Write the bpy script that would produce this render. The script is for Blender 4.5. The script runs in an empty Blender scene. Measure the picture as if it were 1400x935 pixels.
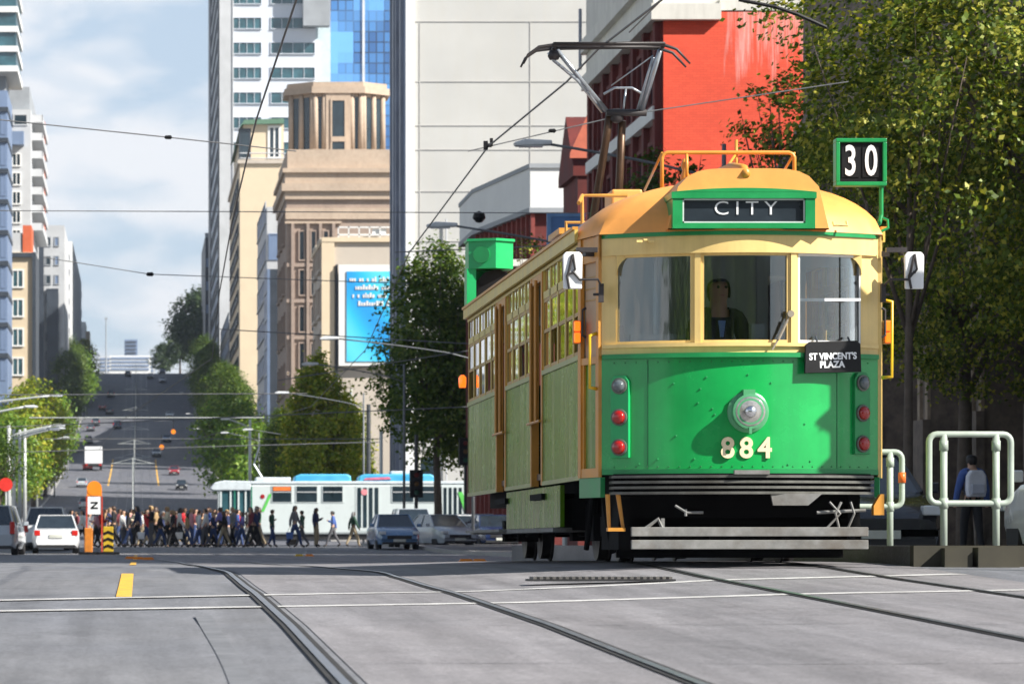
import bpy, math, random
from mathutils import Vector, Matrix
random.seed(7)
SC = bpy.context.scene
COL = SC.collection
F = 4960.0; VPX = 190.0; VPY = 745.0; EYE = 0.155
R = math.radians

# ------------------------------------------------------------------ ground profile
_GP = [(-80,-2.45),(-20,-1.1),(0,-.738),(14,-.433),(28,-.128),(34,-.012),(40,-.03),(46,-.055),(68,-.18),(100,-.225),(137,-.16),
       (155,.03),(185,.13),(210,.16),(250,.45),(300,1.0),(400,2.6),(500,5.7),(600,11.0),(650,14.0),(750,22.0),(850,31.2),
       (950,42.0),(1000,47.2),(1040,49.0),(1090,49.2),(1200,44),(1600,20),(2500,2),(9000,0)]
def G(y):
    p = _GP
    if y <= p[0][0]: return p[0][1]
    for i in range(len(p)-1):
        if y <= p[i+1][0]:
            x0,y0 = p[i]; x1,y1 = p[i+1]
            h = x1-x0; d = (y1-y0)/h
            dl = (y0-p[i-1][1])/(x0-p[i-1][0]) if i>0 else d
            dr = (p[i+2][1]-y1)/(p[i+2][0]-x1) if i+2<len(p) else d
            m0 = 2*dl*d/(dl+d) if dl*d>0 else 0
            m1 = 2*dr*d/(dr+d) if dr*d>0 else 0
            t = (y-x0)/h
            return (y0*(1+2*t)*(1-t)**2 + h*m0*t*(1-t)**2 + y1*t*t*(3-2*t) + h*m1*t*t*(t-1))
    return p[-1][1]
ROWS = [-80,-50,-30,-15]+[float(i) for i in range(-10,60)]+[60+2.5*i for i in range(0,76)]+[250+10*i for i in range(0,96)]+[1210,1300,1400,1600,1900,2300,2800,3500,5000,9000]
XB=(-60.0,2.4,4.5)      # the carriageway falls away slightly left of the tram's track
_DP=[(0,0),(20,0),(26,.035),(32,.105),(41,.09),(55,.05),(70,.01),(90,0),(9999,0)]
def drop(y,x):
    k=min(1,max(0,(4.5-x)/2.1))
    if k<=0 or y<=20 or y>=90: return 0.0
    for (a,p),(b,q) in zip(_DP,_DP[1:]):
        if a<=y<=b: return k*(p+(q-p)*(y-a)/(b-a))
    return 0.0
def g(y,x=5.2):
    for i in range(len(ROWS)-1):
        if ROWS[i] <= y <= ROWS[i+1]:
            a,b = ROWS[i],ROWS[i+1]; t=(y-a)/(b-a)
            return (G(a)-drop(a,x))*(1-t)+(G(b)-drop(b,x))*t
    return G(y)
def g_old(y):       # piecewise-linear ground exactly as meshed
    for i in range(len(ROWS)-1):
        if ROWS[i] <= y <= ROWS[i+1]:
            a,b = ROWS[i],ROWS[i+1]; t=(y-a)/(b-a)
            return G(a)*(1-t)+G(b)*t
    return G(y)
def PX(px, Y): return (px-VPX)*Y/F
def PZ(py, Y): return (VPY-py)*Y/F + EYE
def PP(px, py, Y): return Vector((PX(px,Y), Y, PZ(py,Y)))

# ------------------------------------------------------------------ mesh collector
class MB:
    def __init__(s): s.v=[]; s.f=[]; s.m=[]; s.mi=0
    def add(s, vs, fs, M=None):
        b=len(s.v)
        s.v += [tuple(M@Vector(p)) if M else tuple(p) for p in vs]
        for f in fs: s.f.append(tuple(b+i for i in f)); s.m.append(s.mi)
        return s
    def box(s,x0,x1,y0,y1,z0,z1,M=None):
        if x0>x1:x0,x1=x1,x0
        if y0>y1:y0,y1=y1,y0
        if z0>z1:z0,z1=z1,z0
        return s.add([(x0,y0,z0),(x1,y0,z0),(x1,y1,z0),(x0,y1,z0),(x0,y0,z1),(x1,y0,z1),(x1,y1,z1),(x0,y1,z1)],
            [(0,3,2,1),(4,5,6,7),(0,1,5,4),(1,2,6,5),(2,3,7,6),(3,0,4,7)],M)
    def prism(s,poly,h0,h1,axis='z',M=None):
        n=len(poly)
        def P(a,b,h): return {'z':(a,b,h),'y':(a,h,b),'x':(h,a,b)}[axis]
        area=sum(poly[i][0]*poly[(i+1)%n][1]-poly[(i+1)%n][0]*poly[i][1] for i in range(n))
        if (area<0)!=(axis=='y'): poly=poly[::-1]
        vs=[P(a,b,h0) for a,b in poly]+[P(a,b,h1) for a,b in poly]
        fs=[tuple(range(n-1,-1,-1)),tuple(range(n,2*n))]+[(i,(i+1)%n,n+(i+1)%n,n+i) for i in range(n)]
        if h1<h0: fs=[f[::-1] for f in fs]
        return s.add(vs,fs,M)
    def tube(s,pts,r,n=8,closed=False,cap=True,M=None):
        pts=[Vector(p) for p in pts]; k=len(pts); rr=r if isinstance(r,(list,tuple)) else [r]*k
        vs=[];up=None
        for i,p in enumerate(pts):
            if closed: d=(pts[(i+1)%k]-pts[i-1])
            elif i==0: d=pts[1]-p
            elif i==k-1: d=p-pts[i-1]
            else: d=(pts[i+1]-p).normalized()+(p-pts[i-1]).normalized()
            d=d.normalized() if d.length>1e-9 else Vector((0,0,1))
            if up is None:
                a=Vector((0,0,1)) if abs(d.z)<.9 else Vector((1,0,0))
                u=d.cross(a).normalized()
            else:
                u=(up-d*up.dot(d)); u=u.normalized() if u.length>1e-6 else d.orthogonal().normalized()
            up=u; w=d.cross(u)
            for j in range(n):
                t=2*math.pi*j/n
                vs.append(p+u*(math.cos(t)*rr[i])+w*(math.sin(t)*rr[i]))
        fs=[]
        m=k if closed else k-1
        for i in range(m):
            for j in range(n):
                a=i*n+j; b=i*n+(j+1)%n; c=((i+1)%k)*n+(j+1)%n; d_=((i+1)%k)*n+j
                fs.append((a,b,c,d_))
        if not closed and cap:
            fs.append(tuple(range(n-1,-1,-1))); fs.append(tuple((k-1)*n+j for j in range(n)))
        return s.add(vs,fs,M)
    def lathe(s,prof,n=20,c=(0,0,0),axis='z',M=None):
        vs=[]
        for r,h in prof:
            for j in range(n):
                t=2*math.pi*j/n; a=math.cos(t)*r; b=math.sin(t)*r
                q={'z':(a,b,h),'y':(a,h,-b),'x':(h,a,b)}[axis]
                vs.append((q[0]+c[0],q[1]+c[1],q[2]+c[2]))
        fs=[]
        for i in range(len(prof)-1):
            for j in range(n): fs.append((i*n+j,i*n+(j+1)%n,(i+1)*n+(j+1)%n,(i+1)*n+j))
        if prof[0][0]>1e-6: fs.append(tuple(range(n-1,-1,-1)))
        if prof[-1][0]>1e-6: fs.append(tuple((len(prof)-1)*n+j for j in range(n)))
        return s.add(vs,fs,M)
    def grid(s,rows,close=False):
        n=len(rows[0]); vs=[p for r in rows for p in r]; fs=[]
        for i in range(len(rows)-1):
            for j in range(n-(0 if close else 1)):
                fs.append((i*n+j,i*n+(j+1)%n,(i+1)*n+(j+1)%n,(i+1)*n+j))
        return s.add(vs,fs)
    def mesh(s,name,mats,smooth=False):
        me=bpy.data.meshes.new(name); me.from_pydata(s.v,[],s.f)
        for m in (mats if isinstance(mats,(list,tuple)) else [mats]): me.materials.append(m)
        me.polygons.foreach_set('material_index',s.m)
        if smooth: me.polygons.foreach_set('use_smooth',[True]*len(s.f))
        me.validate(); me.update(); return me
    def build(s,name,mats,parent=None,smooth=False,bevel=0,loc=None,auto=None):
        o=bpy.data.objects.new(name,s.mesh(name,mats,smooth or auto is not None)); COL.objects.link(o)
        if parent: o.parent=parent
        if loc is not None: o.location=loc
        if auto is not None:
            import bmesh
            b=bmesh.new(); b.from_mesh(o.data); bmesh.ops.remove_doubles(b,verts=b.verts,dist=1e-5)
            for e in b.edges:
                if len(e.link_faces)==2 and e.calc_face_angle(0)>auto: e.smooth=False
            b.to_mesh(o.data); b.free()
        if bevel:
            m=o.modifiers.new('bevel','BEVEL'); m.width=bevel; m.segments=2; m.limit_method='ANGLE'
        return o

def tag(o,label=None,cat=None,group=None,kind=None):
    if label: o['label']=label
    if cat: o['category']=cat
    if group: o['group']=group
    if kind: o['kind']=kind
    return o
def empty(name,loc=(0,0,0),rz=0,label=None,cat=None,group=None):
    o=bpy.data.objects.new(name,None); COL.objects.link(o); o.location=loc; o.rotation_euler=(0,0,rz); o.empty_display_size=.2
    return tag(o,label,cat,group)
KIDS={}
def copy_tree(o,parent=None):
    c=o.copy(); COL.objects.link(c)
    if parent: c.parent=parent
    for ch in list(o.children): copy_tree(ch,c)
    return c
def rot(rx=0,ry=0,rz=0,loc=(0,0,0)):
    return Matrix.Translation(loc)@Matrix.Rotation(rz,4,'Z')@Matrix.Rotation(ry,4,'Y')@Matrix.Rotation(rx,4,'X')

def text(name,body,size,mat,parent,M,extrude=.002,offset=0,sx=1.0,align='CENTER',spacing=1.0):
    cu=bpy.data.curves.new(name,'FONT'); cu.body=body; cu.size=size; cu.extrude=extrude; cu.offset=offset
    cu.align_x=align; cu.align_y='CENTER'; cu.space_character=spacing; cu.resolution_u=4
    t=bpy.data.objects.new(name,cu); COL.objects.link(t)
    bpy.context.view_layer.update()
    dg=bpy.context.evaluated_depsgraph_get()
    me=bpy.data.meshes.new_from_object(t.evaluated_get(dg))
    bpy.data.objects.remove(t); bpy.data.curves.remove(cu)
    me.transform(M@Matrix.Rotation(R(90),4,'X')@Matrix.Diagonal((sx,1,1,1)))
    me.materials.clear(); me.materials.append(mat)
    o=bpy.data.objects.new(name,me); COL.objects.link(o)
    if parent: o.parent=parent
    return o

# ------------------------------------------------------------------ materials
MATS={}
def nodes(name):
    m=bpy.data.materials.new(name); m.use_nodes=True; nt=m.node_tree
    return m,nt,nt.nodes['Principled BSDF']
def C4(c): return (c[0],c[1],c[2],1)
def mat(name,col,rough=.6,metal=0,var=.15,scale=3.0,spec=.5,coat=0,bump=0,streak=0,dirt_or_sheen=None,coord='Object',emit=None,estr=0,stretch=None,rv=.15):
    """base colour broken up by two noises; streak = vertical run marks of the dirt colour"""
    if name in MATS: return MATS[name]
    m,nt,b=nodes(name); N=nt.nodes.new; L=nt.links.new
    tc=N('ShaderNodeTexCoord'); mp=N('ShaderNodeMapping'); L(tc.outputs[coord],mp.inputs[0])
    if stretch: mp.inputs['Scale'].default_value=stretch
    n1=N('ShaderNodeTexNoise'); n1.inputs['Scale'].default_value=scale; n1.inputs['Detail'].default_value=6; n1.inputs['Roughness'].default_value=.65; L(mp.outputs[0],n1.inputs['Vector'])
    mr=N('ShaderNodeMapRange'); L(n1.outputs['Fac'],mr.inputs['Value']); mr.inputs['From Min'].default_value=.3; mr.inputs['From Max'].default_value=.7
    mr.inputs['To Min'].default_value=1-var; mr.inputs['To Max'].default_value=1+var
    mx=N('ShaderNodeVectorMath'); mx.operation='SCALE'; mx.inputs[0].default_value=col[:3]; L(mr.outputs[0],mx.inputs['Scale'])
    out=mx.outputs[0]
    if dirt_or_sheen:
        mp2=N('ShaderNodeMapping'); L(tc.outputs[coord],mp2.inputs[0]); mp2.inputs['Scale'].default_value=(streak or 1,streak or 1,.12 if streak else 1)
        n2=N('ShaderNodeTexNoise'); n2.inputs['Scale'].default_value=2.2 ; n2.inputs['Detail'].default_value=8; n2.inputs['Roughness'].default_value=.7; L(mp2.outputs[0],n2.inputs['Vector'])
        r2=N('ShaderNodeMapRange'); L(n2.outputs['Fac'],r2.inputs['Value']); r2.inputs['From Min'].default_value=.45; r2.inputs['From Max'].default_value=.75; r2.inputs['To Max'].default_value=dirt_or_sheen[3] if len(dirt_or_sheen)>3 else .6
        mc=N('ShaderNodeMix'); mc.data_type='RGBA'; L(r2.outputs[0],mc.inputs[0]); L(out,mc.inputs[6]); mc.inputs[7].default_value=C4(dirt_or_sheen); out=mc.outputs[2]
    L(out,b.inputs['Base Color'])
    rr=N('ShaderNodeMapRange'); L(n1.outputs['Fac'],rr.inputs['Value']); rr.inputs['To Min'].default_value=max(.02,rough-rv); rr.inputs['To Max'].default_value=min(1,rough+rv)
    L(rr.outputs[0],b.inputs['Roughness'])
    b.inputs['Metallic'].default_value=metal; b.inputs['Specular IOR Level'].default_value=spec
    if coat: b.inputs['Coat Weight'].default_value=coat; b.inputs['Coat Roughness'].default_value=.08
    if bump:
        bn=N('ShaderNodeTexNoise'); bn.inputs['Scale'].default_value=scale*6; bn.inputs['Detail'].default_value=5; L(mp.outputs[0],bn.inputs['Vector'])
        bp=N('ShaderNodeBump'); bp.inputs['Strength'].default_value=bump; bp.inputs['Distance'].default_value=.02; L(bn.outputs['Fac'],bp.inputs['Height']); L(bp.outputs[0],b.inputs['Normal'])
    if emit: b.inputs['Emission Color'].default_value=C4(emit); b.inputs['Emission Strength'].default_value=estr
    MATS[name]=m; return m
def glass_clear(name,tint=(.9,.95,.95),refl=1.0,body=.0,bcol=(.02,.03,.03)):
    m,nt,b=nodes(name); N=nt.nodes.new; L=nt.links.new
    nt.nodes.remove(b); out=nt.nodes['Material Output']
    tr=N('ShaderNodeBsdfTransparent'); tr.inputs[0].default_value=C4(tint)
    gl=N('ShaderNodeBsdfGlossy'); gl.inputs['Roughness'].default_value=.03; gl.inputs[0].default_value=(1,1,1,1)
    fr=N('ShaderNodeFresnel'); fr.inputs[0].default_value=1.55
    nz=N('ShaderNodeTexNoise'); nz.inputs['Scale'].default_value=1.0; nz.inputs['Detail'].default_value=2
    gtc=N('ShaderNodeTexCoord'); gmp=N('ShaderNodeMapping'); gmp.inputs['Scale'].default_value=(5,1.5,.0); L(gtc.outputs['Object'],gmp.inputs[0]); L(gmp.outputs[0],nz.inputs['Vector'])
    bp=N('ShaderNodeBump'); bp.inputs['Strength'].default_value=.05; bp.inputs['Distance'].default_value=.05; L(nz.outputs['Fac'],bp.inputs['Height']); L(bp.outputs[0],gl.inputs['Normal'])
    mu=N('ShaderNodeMath'); mu.operation='MULTIPLY_ADD'; mu.inputs[1].default_value=1.3*refl; mu.inputs[2].default_value=.03; mu.use_clamp=True; L(fr.outputs[0],mu.inputs[0])
    m1=N('ShaderNodeMixShader'); L(mu.outputs[0],m1.inputs[0]); L(tr.outputs[0],m1.inputs[1]); L(gl.outputs[0],m1.inputs[2])
    last=m1
    if body:
        df=N('ShaderNodeBsdfDiffuse'); df.inputs[0].default_value=C4(bcol)
        m2=N('ShaderNodeMixShader'); m2.inputs[0].default_value=body; L(m1.outputs[0],m2.inputs[1]); L(df.outputs[0],m2.inputs[2]); last=m2
    L(last.outputs[0],out.inputs[0]); MATS[name]=m; return m
def leafmat(name,c1,c2,c3,trans=.35):
    m,nt,b=nodes(name); N=nt.nodes.new; L=nt.links.new; nt.nodes.remove(b); out=nt.nodes['Material Output']
    geo=N('ShaderNodeNewGeometry')
    ramp=N('ShaderNodeValToRGB'); L(geo.outputs['Random Per Island'],ramp.inputs[0])
    e=ramp.color_ramp.elements; e[0].color=C4(c1); e[1].color=C4(c3); x=ramp.color_ramp.elements.new(.6); x.color=C4(c2)
    d=N('ShaderNodeBsdfDiffuse'); t=N('ShaderNodeBsdfTranslucent'); gl=N('ShaderNodeBsdfGlossy'); gl.inputs['Roughness'].default_value=.45; gl.inputs[0].default_value=(.8,.9,.6,1)
    L(ramp.outputs[0],d.inputs[0])
    mc=N('ShaderNodeMix'); mc.data_type='RGBA'; mc.blend_type='MULTIPLY'; mc.inputs[0].default_value=1; L(ramp.outputs[0],mc.inputs[6]); mc.inputs[7].default_value=(1.5,1.4,.5,1); L(mc.outputs[2],t.inputs[0])
    m1=N('ShaderNodeMixShader'); m1.inputs[0].default_value=trans; L(d.outputs[0],m1.inputs[1]); L(t.outputs[0],m1.inputs[2])
    m2=N('ShaderNodeMixShader'); m2.inputs[0].default_value=.03; L(m1.outputs[0],m2.inputs[1]); L(gl.outputs[0],m2.inputs[2])
    L(m2.outputs[0],out.inputs[0]); MATS[name]=m; return m
# ------------------------------------------------------------------ camera, sun, sky
cam=bpy.data.cameras.new('camera'); co=bpy.data.objects.new('camera',cam); COL.objects.link(co)
co.location=(0,0,EYE); co.rotation_euler=(R(90),0,0)
cam.sensor_width=36; cam.lens=F/1400*36; cam.shift_x=(700-VPX)/1400; cam.shift_y=(VPY-467.5)/1400
cam.clip_start=.5; cam.clip_end=20000
cam.dof.use_dof=True; cam.dof.focus_distance=32.5; cam.dof.aperture_fstop=7.0
SC.camera=co
SDIR=Vector((.70,-.42,.62)).normalized()
sl=bpy.data.lights.new('sun','SUN'); sl.energy=4.5; sl.angle=R(.53); sl.color=(1,.955,.88)
so=bpy.data.objects.new('sun',sl); COL.objects.link(so); so.rotation_euler=SDIR.to_track_quat('Z','Y').to_euler(); so.location=(40,-30,60)
w=bpy.data.worlds.new('World'); SC.world=w; w.use_nodes=True; nt=w.node_tree; N=nt.nodes.new; L=nt.links.new
bg=nt.nodes['Background']; bg.inputs[1].default_value=.047
sky=N('ShaderNodeTexSky'); sky.sky_type='NISHITA'; sky.sun_disc=False; sky.sun_elevation=math.asin(SDIR.z); sky.sun_rotation=math.atan2(SDIR.x,SDIR.y)
sky.air_density=1.0; sky.dust_density=.6; sky.ozone_density=2.0
tc=N('ShaderNodeTexCoord'); mp=N('ShaderNodeMapping'); mp.inputs['Scale'].default_value=(1,1,2.6); L(tc.outputs['Generated'],mp.inputs[0])
nz=N('ShaderNodeTexNoise'); nz.inputs['Scale'].default_value=30.0; nz.inputs['Detail'].default_value=8; nz.inputs['Roughness'].default_value=.5; nz.inputs['Distortion'].default_value=.35; L(mp.outputs[0],nz.inputs['Vector'])
nb=N('ShaderNodeTexNoise'); nb.inputs['Scale'].default_value=13; nb.inputs['Detail'].default_value=3; L(mp.outputs[0],nb.inputs['Vector'])
ad=N('ShaderNodeMath'); ad.operation='MULTIPLY_ADD'; ad.inputs[1].default_value=.55; L(nb.outputs['Fac'],ad.inputs[0]); 
sc2=N('ShaderNodeMath'); sc2.operation='MULTIPLY'; sc2.inputs[1].default_value=.5; L(nz.outputs['Fac'],sc2.inputs[0]); L(sc2.outputs[0],ad.inputs[2])
rp=N('ShaderNodeValToRGB'); L(ad.outputs[0],rp.inputs[0]); rp.color_ramp.elements[0].position=.44; rp.color_ramp.elements[0].color=(.0,.0,.0,1); rp.color_ramp.elements[1].position=.60; rp.color_ramp.elements[1].color=(1,1,1,1)
mu=N('ShaderNodeMath'); mu.operation='MULTIPLY_ADD'; mu.inputs[1].default_value=.80; mu.inputs[2].default_value=.12; L(rp.outputs[0],mu.inputs[0])
sep=N('ShaderNodeSeparateXYZ'); L(tc.outputs['Generated'],sep.inputs[0]); fz=N('ShaderNodeMapRange'); fz.interpolation_type='SMOOTHSTEP'; fz.inputs['From Min'].default_value=.18; fz.inputs['From Max'].default_value=.6; fz.inputs['To Min'].default_value=1; fz.inputs['To Max'].default_value=.12; L(sep.outputs[2],fz.inputs['Value'])
mf=N('ShaderNodeMath'); mf.operation='MULTIPLY'; L(mu.outputs[0],mf.inputs[0]); L(fz.outputs[0],mf.inputs[1])
mx=N('ShaderNodeMix'); mx.data_type='RGBA'; L(mf.outputs[0],mx.inputs[0]); 
m0=N('ShaderNodeMix'); m0.data_type='RGBA'; m0.inputs[7].default_value=(6.6,8.4,10.6,1); L(sky.outputs[0],m0.inputs[6])
f0=N('ShaderNodeMath'); f0.operation='MULTIPLY'; f0.inputs[1].default_value=.65; L(fz.outputs[0],f0.inputs[0]); L(f0.outputs[0],m0.inputs[0])
L(m0.outputs[2],mx.inputs[6]); mx.inputs[7].default_value=(10.2,10.4,10.8,1)
L(mx.outputs[2],bg.inputs[0])
SC.view_settings.view_transform='Standard'; SC.view_settings.look='None'; SC.view_settings.gamma=1; SC.view_settings.exposure=1.0; SC.view_settings.use_curve_mapping=False
SC.render.engine='CYCLES'; SC.cycles.max_bounces=8; SC.cycles.diffuse_bounces=3; SC.cycles.glossy_bounces=4; SC.cycles.transparent_max_bounces=12; SC.cycles.use_denoising=True
SC.cycles.sample_clamp_indirect=6

# ------------------------------------------------------------------ ground materials
def paving(name,base,warm,scale=1.0,rough=.75,crack=True,dark=(.03,.03,.035)):
    m,nt,b=nodes(name); N=nt.nodes.new; L=nt.links.new
    tc=N('ShaderNodeTexCoord')
    def noise(s,d=6,st=None,ro=.6):
        n=N('ShaderNodeTexNoise'); n.inputs['Scale'].default_value=s; n.inputs['Detail'].default_value=d; n.inputs['Roughness'].default_value=ro
        if st:
            q=N('ShaderNodeMapping'); q.inputs['Scale'].default_value=st; L(tc.outputs['Object'],q.inputs[0]); L(q.outputs[0],n.inputs['Vector'])
        else: L(tc.outputs['Object'],n.inputs['Vector'])
        return n
    big=noise(.35,5,(1,.35,1)); fine=noise(45,4,None,.8); mid=noise(3.0,6,(1,.4,1)); st=noise(1.2,7,(3.0,.12,1))
    mix=N('ShaderNodeMix'); mix.data_type='RGBA'; mix.inputs[6].default_value=C4(base); mix.inputs[7].default_value=C4(warm); 
    r=N('ShaderNodeMapRange'); r.inputs['From Min'].default_value=.35; r.inputs['From Max'].default_value=.65; L(big.outputs['Fac'],r.inputs['Value']); L(r.outputs[0],mix.inputs[0])
    def mult(src,n,a0,a1,t0,t1):
        q=N('ShaderNodeMapRange'); q.inputs['From Min'].default_value=a0; q.inputs['From Max'].default_value=a1; q.inputs['To Min'].default_value=t0; q.inputs['To Max'].default_value=t1; L(n.outputs['Fac'],q.inputs['Value'])
        v=N('ShaderNodeVectorMath'); v.operation='SCALE'; L(src,v.inputs[0]); L(q.outputs[0],v.inputs['Scale']); return v.outputs[0]
    agg=noise(16,3,None,.9); spot=noise(.9,5,(1,.5,1),.75)
    c=mult(mix.outputs[2],fine,.3,.7,.62,1.38); c=mult(c,agg,.3,.7,.82,1.18); c=mult(c,mid,.3,.7,.86,1.1); c=mult(c,st,.35,.7,.72,1.12); c=mult(c,spot,.30,.45,.72,1.0)
    L(c,b.inputs['Base Color']); b.inputs['Roughness'].default_value=rough
    bp=N('ShaderNodeBump'); bp.inputs['Strength'].default_value=.5; bp.inputs['Distance'].default_value=.008; L(fine.outputs['Fac'],bp.inputs['Height']); L(bp.outputs[0],b.inputs['Normal'])
    MATS[name]=m; return m
M_earth=mat('earth',(.16,.15,.13),.9,var=.3,scale=.2)
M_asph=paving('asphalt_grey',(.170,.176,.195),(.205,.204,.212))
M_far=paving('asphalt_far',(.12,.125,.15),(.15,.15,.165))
M_slab=paving('track_concrete',(.245,.232,.238),(.21,.204,.214))
M_pave=paving('footpath_stone',(.13,.13,.14),(.17,.165,.16))
M_kerb=mat('bluestone_kerb',(.33,.32,.31),.8,var=.25,scale=4)
M_white=mat('road_paint_white',(.56,.55,.53),.7,var=.3,scale=9,dirt_or_sheen=(.3,.29,.28,.95))
M_yel=mat('road_paint_yellow',(.78,.42,.03),.7,var=.25,scale=9,dirt_or_sheen=(.4,.3,.15,.6))
M_rail=mat('rail_steel',(.30,.31,.33),.32,metal=.9,var=.25,scale=6,rv=.1)
M_groove=mat('rail_groove_dirt',(.028,.027,.026),.85,var=.3)
M_dark=mat('black_iron',(.02,.02,.022),.6,var=.3)
M_tyremark=mat('tyre_rubber_mark',(.165,.168,.178),.7,var=.3,scale=5)

def brk(a,c): return [a]+[x for x in (2.4,4.5) if a+1e-3<x<c-1e-3]+[c]
def sheet(name,xa,xb,y0,y1,mt,lift,fx=lambda y:0.0,nx=1,kind='structure'):
    """strip of road surface following the ground; xa, xb may be functions"""
    fa=xa if callable(xa) else (lambda y:xa); fb=xb if callable(xb) else (lambda y:xb)
    ys=sorted(set([y0,y1]+[y for y in ROWS if y0<y<y1])); b=MB(); rows=[]
    for y in ys:
        a=fa(y)+fx(y); c=fb(y)+fx(y)
        rows.append([(x,y,g(y,x)+lift) for x in (brk(a,c) if y<92 else [a]+[a+(c-a)*k/9 for k in range(1,len(brk(fa(y0)+fx(y0),fb(y0)+fx(y0)))-1)]+[c])])
    b.grid(rows); o=b.build(name,mt)
    if kind: o['kind']=kind
    return o
def sheet_add(b,xa,xb,y0,y1,lift,fx=lambda y:0.0,dense=False):
    ys=sorted(set([y0,y1]+[y for y in ROWS if y0<y<y1])); rows=[]
    if dense and len(ys)<8: pass
    for y in ys: rows.append([(x+fx(y),y,g(y,x+fx(y))+lift) for x in (xa,xb)])
    b.grid(rows)
# near: the whole carriageway; terrain sheet reaches the horizon
tx=[-4000,-600,-100,-30,2.4,4.5,30,100,600,4000]
b=MB(); b.grid([[(x,y,g(y,x)) for x in tx] for y in ROWS]); o=b.build('ground',M_earth); o['kind']='structure'
sheet('road',-13,13.0,-80,187.5,M_asph,.004)
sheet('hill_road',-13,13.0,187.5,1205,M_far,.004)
b=MB(); b.grid([[(x,y,g(y)+.004) for x in (13.0,60,140)] for y in [191,192.5,195,200,205,210,215,220,225,230,235,240,244]])
b.grid([[(x,y,g(y)+.004) for x in (-140,-60,-13.0)] for y in [191,192.5,195,200,205,210,215,220,225,230,235,240,244]])
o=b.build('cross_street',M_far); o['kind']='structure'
# tracks: the left pair bends left after the near crossing, the tram's own pair after the tram
def off1(y):
    t=min(1,max(0,(y-62)/150)); return -4.0*t*t*(3-2*t)
def off2(y): return off1(y)
sheet('track_slab',lambda y:.93+off1(y)*1.0,lambda y:6.75 if y<60 else 6.75+off2(y),-80,187,M_slab,.008)
C1=1.55; C2=5.22; GA=.7175
bs=MB(); bd=MB()
for cx,of in ((C1,off1),(C2,off2)):
    for s in (-1,1):
        x=cx+s*GA
        sheet_add(bd,x-.050,x+.055,-80,1100,.014,of)
        sheet_add(bs,x-.022,x+.020,-80,1100,.020,of)
o=bd.build('rail_groove',M_groove); o['kind']='structure'
o=bs.build('rail_line',M_rail,smooth=True); o['kind']='structure'
# painted lines
def line(name,p,q,wd,mt,lift=.012,wob=0):
    b=MB(); n=max(2,int((Vector(q)-Vector(p)).length/.25)); P=Vector(p);Q=Vector(q); d=(Q-P).normalized(); nrm=Vector((-d.y,d.x))
    rows=[]
    for i in range(n+1):
        c=P+(Q-P)*i/n; rows.append([((c+nrm*wd/2).x,(c+nrm*wd/2).y,0),((c-nrm*wd/2).x,(c-nrm*wd/2).y,0)])
    # straight transverse line on a surface that only changes along y: height from piecewise-linear ground
    rows=[[(x,y,g(y,x)+lift) for x,y,_ in r] for r in rows]
    b.grid(rows); o=b.build(name,mt); o['kind']='structure'; return o
line('crossing_line',(-3,23.2),(6.7,29.6),.22,M_white)
line('crossing_line',(-3,21.4),(10,27.6),.22,M_white)
b=MB()
for a,c in ((25.3,33.5),(60,75),(90,100),(112,125)): sheet_add(b,-.16,-.05,a,c,.012)
for xx in (-5.0,3.0): sheet_add(b,xx,xx+.22,575,680,.012)
for xx in (-5.2,2.8): sheet_add(b,xx,xx+.12,250,420,.012)
o=b.build('yellow_lane_line',M_yel); o['kind']='structure'
b=MB()
for y in (134,148,151.5): sheet_add(b,-12,12,y,y+.35,.0125)
o=b.build('stop_line',M_white); o['kind']='structure'
b=MB(); b.grid([[(.40+.02*math.sin(y*.5)-.05,y,g(y)+.008),(.40+.02*math.sin(y*.5)+.05,y,g(y)+.008)] for y in [12+.5*i for i in range(20)]])
o=b.build('tyre_mark',M_tyremark); o['kind']='structure'
# track drain grate between the two tracks
dg=MB(); gy=28.2
dg.box(3.02,4.15,gy-.16,gy+.16,g(gy)+.0,g(gy)+.016)
o=dg.build('drain_frame',M_dark); 
root=empty('drain_grate',(0,0,0),0,'long slotted dark iron drain grate set in the road before the tram','drain'); o.parent=root
dg=MB()
for i in range(22): 
    x=3.05+i*.05; dg.box(x,x+.026,gy-.14,gy+.14,g(gy)+.0162,g(gy)+.035)
dg.build('grate_bars',mat('worn_iron',(.16,.15,.14),.5,metal=.4),root)
# footpaths with kerbs
def path(name,x0,x1,y0,y1,h=.14,kx=None,mt=M_pave,bevelside=None):
    ys=sorted(set([y0,y1]+[y for y in ROWS if y0<y<y1])); b=MB()
    b.mi=0
    k0=x0 if kx!='r' else x1
    inn=(x0+.3,x1) if kx!='r' else (x0,x1-.3)
    b.grid([[(inn[0],y,g(y)+h),(inn[1],y,g(y)+h)] for y in ys])
    b.mi=1
    a,c=((x0,x0+.3) if kx!='r' else (x1-.3,x1))
    b.grid([[(a,y,g(y)-.05),(a,y,g(y)+h+.003),(c,y,g(y)+h+.003),(c,y,g(y)-.05)] for y in ys])
    b.mi=1
    y=y0; b.box(x0,x1,y-.15,y,g(y)-.05,g(y)+h+.002)
    o=b.build(name,[mt,M_kerb]); o['kind']='structure'; return o
path('footpath',11.6,17.9,54,190,kx='l')
path('footpath',13.0,17.9,246,1205,kx='l')
path('footpath',-17.9,-13.0,246,1205,kx='r')
path('footpath',-17.9,-13.0,60,190,kx='r')

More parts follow.
